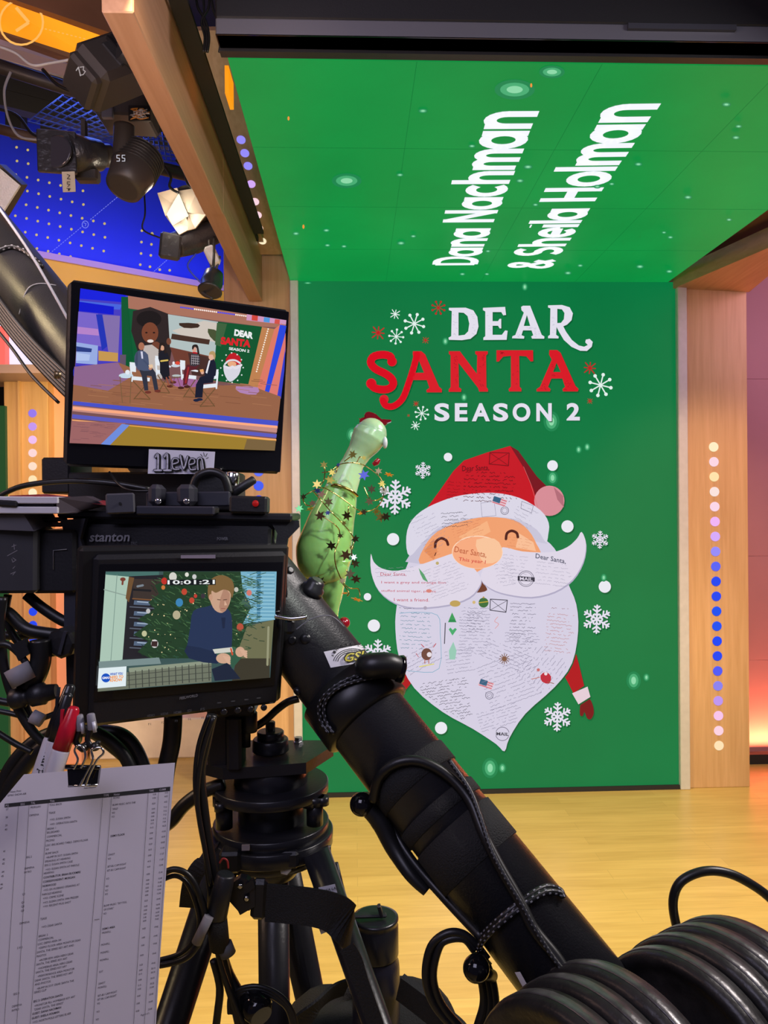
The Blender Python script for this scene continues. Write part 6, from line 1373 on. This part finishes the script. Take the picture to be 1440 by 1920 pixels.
for x, y, tx in ((142,288,'MORGAN'),(137,325,'DEM/EVA'),(28,297,'37'),(26,334,'38'),(24,372,'39'),(22,391,'40'),(15,492,'41'),(121,520,'SEG 2'),(12,530,'42'),(10,550,'43'),(115,572,'DEM/EVA'),(113,590,'INTRO'),(8,588,'44'),(6,608,'45'),(2,646,'46'),(0,665,'47'),(104,692,'Q1'),(100,731,'Q1'),(99,749,'Q2'),(98,769,'Q3'),(92,828,'DEM/EVA'),(80,942,'2 X 2'),(62,1158,'SEG 3'),(56,1215,'DEM/EVA'),(55,1234,'INTRO'),(528,243,'BOXES'),(525,276,'BUMP MUSIC: INTO THE'),(524,295,'WILD'),(521,313,'VO'),(519,331,'VO'),(504,508,'2SHOT'),(502,527,'VO'),(500,563,'SET-BU CAM RIGHT'),(498,582,'SET-BU CAM RIGHT'),(494,620,'VO'),(491,655,'VO'),(489,675,'VO'),(488,692,'VO'),(484,746,'BUMP MUSIC: "SKY FULL'),(483,764,'OF STARS"'),(481,783,'VO'),(476,872,'MONFILL'),(471,928,'MONFILL'),(468,965,'MONFILL'),(465,1000,'MONFILL'),(461,1054,'SOT'),(458,1109,'2SHOT'),(456,1128,'MONFILL'),(455,1165,'SET-BU CAM RIGHT'),(453,1183,'SET-BU CAM RIGHT'),(451,1202,'VO'),(449,1240,'VO'),(446,1276,'VO')): row(x, y, tx, 11)
row(515, 421, 'DEMO FLOOR', 11.5, .012); row(477, 854, 'DEMO AREA', 11.5, .012); row(45, 215, 'iNews Print', 11); row(35, 232, 'GMA3 SHOW-AIR', 11); row(390, 197, 'Adam Desowit', 10); row(656, 1254, 'Page 2 of 5', 10)
tm = [(0,'0:20','6:52'),(17,'0:00','6:52'),(43,'0:20','6:52'),(68,'0:00','7:12'),(86,'0:00','7:12'),(103,'0:00','7:12'),(121,'0:08','7:12'),(136,'3:15','7:20'),(155,'0:15','10:35'),(181,'0:00','10:50'),(206,'0:00','10:50'),(232,'0:20','10:50'),(258,'0:15','11:10'),(285,'0:00','11:25'),(312,'4:15','11:25'),(338,'0:00','15:40'),(372,'0:00','15:40'),(400,'0:00','15:40'),(418,'0:00','15:40'),(436,'0:00','15:40'),(452,'0:00','15:40'),(470,'0:00','15:40'),(496,'0:20','15:40'),(522,'0:00','16:00'),(540,'0:00','16:00'),(558,'0:00','16:00'),(574,'3:45','16:00'),(590,'0:00','19:45'),(626,'0:00','19:45'),(668,'0:00','19:45'),(704,'0:00','19:45'),(750,'0:00','19:45'),(795,'0:25','19:45'),(820,'0:00','20:10'),(838,'0:15','20:10'),(865,'0:00','20:25'),(890,'3:15','20:25'),(908,'0:00','23:40'),(940,'0:00','23:40'),(975,'0:00','23:40'),(1010,'0:00','23:40')]
for dy, t1, t2 in tm:
    row(712-dy*.078, 226+dy, t1, 10); row(768-dy*.078, 218+dy, t2, 10)
w4.poly([(22,266),(793,186),(792,206),(22,283)], PIK)
w4.nxt(); hm = mat('header_print', (.45, .42, .5), .6)
for x, y, tx in ((26,280,'PG'),(95,274,'SEG'),(143,268,'TAL'),(232,259,'Title'),(482,233,'TYPE'),(530,228,'Notes'),(694,211,'TIME'),(742,206,'CUMM')): row(x, y, tx, 12, .012, hm)
for x0, x1 in ((86,20),(135,78),(225,140),(478,390),(520,432),(690,622),(738,672),(790,718)): w4.line([(x0, 283-(x0-22)*.1), (x1, 1290)], 1.3, PI_, cap=False)
w4.line([(440,806),(462,803)], 2, PI_)
build('printed_text', w4.mb, page)
def clip(x, y, k, lb):
    g = thing('binder_clip', P(x, y, .76), lb, 'clip', 'binder clips on the rundown page'); Yc = .765
    b = MB(); b.prism([P(x-32*k, y-17, Yc), P(x+28*k, y-15, Yc), P(x+24*k, y+17, Yc), P(x-30*k, y+18, Yc)], (0, .006, 0), GLS); b.cyl(P(x-35*k, y-18, Yc-.001), P(x+30*k, y-17, Yc-.001), .0022, GLS); b.cyl(P(x-30*k, y+18, Yc-.0005), P(x+25*k, y+16, Yc-.0005), .0012, CHROME); build('clamp', b, g)
    return g
g = clip(158, 1456, 1, 'black binder clip gripping the top of the rundown page')
for pts in ([(138,1442),(146,1425),(140,1408),(146,1398),(156,1402),(160,1420),(152,1440)], [(160,1474),(168,1452),(182,1425),(194,1412),(188,1402),(172,1406),(174,1425),(162,1450),(150,1474)]):
    b = MB(); b.tube([P(x, y, .755) for x, y in pts], .0011, CHROME, 8); build('wire_handle', b, g)
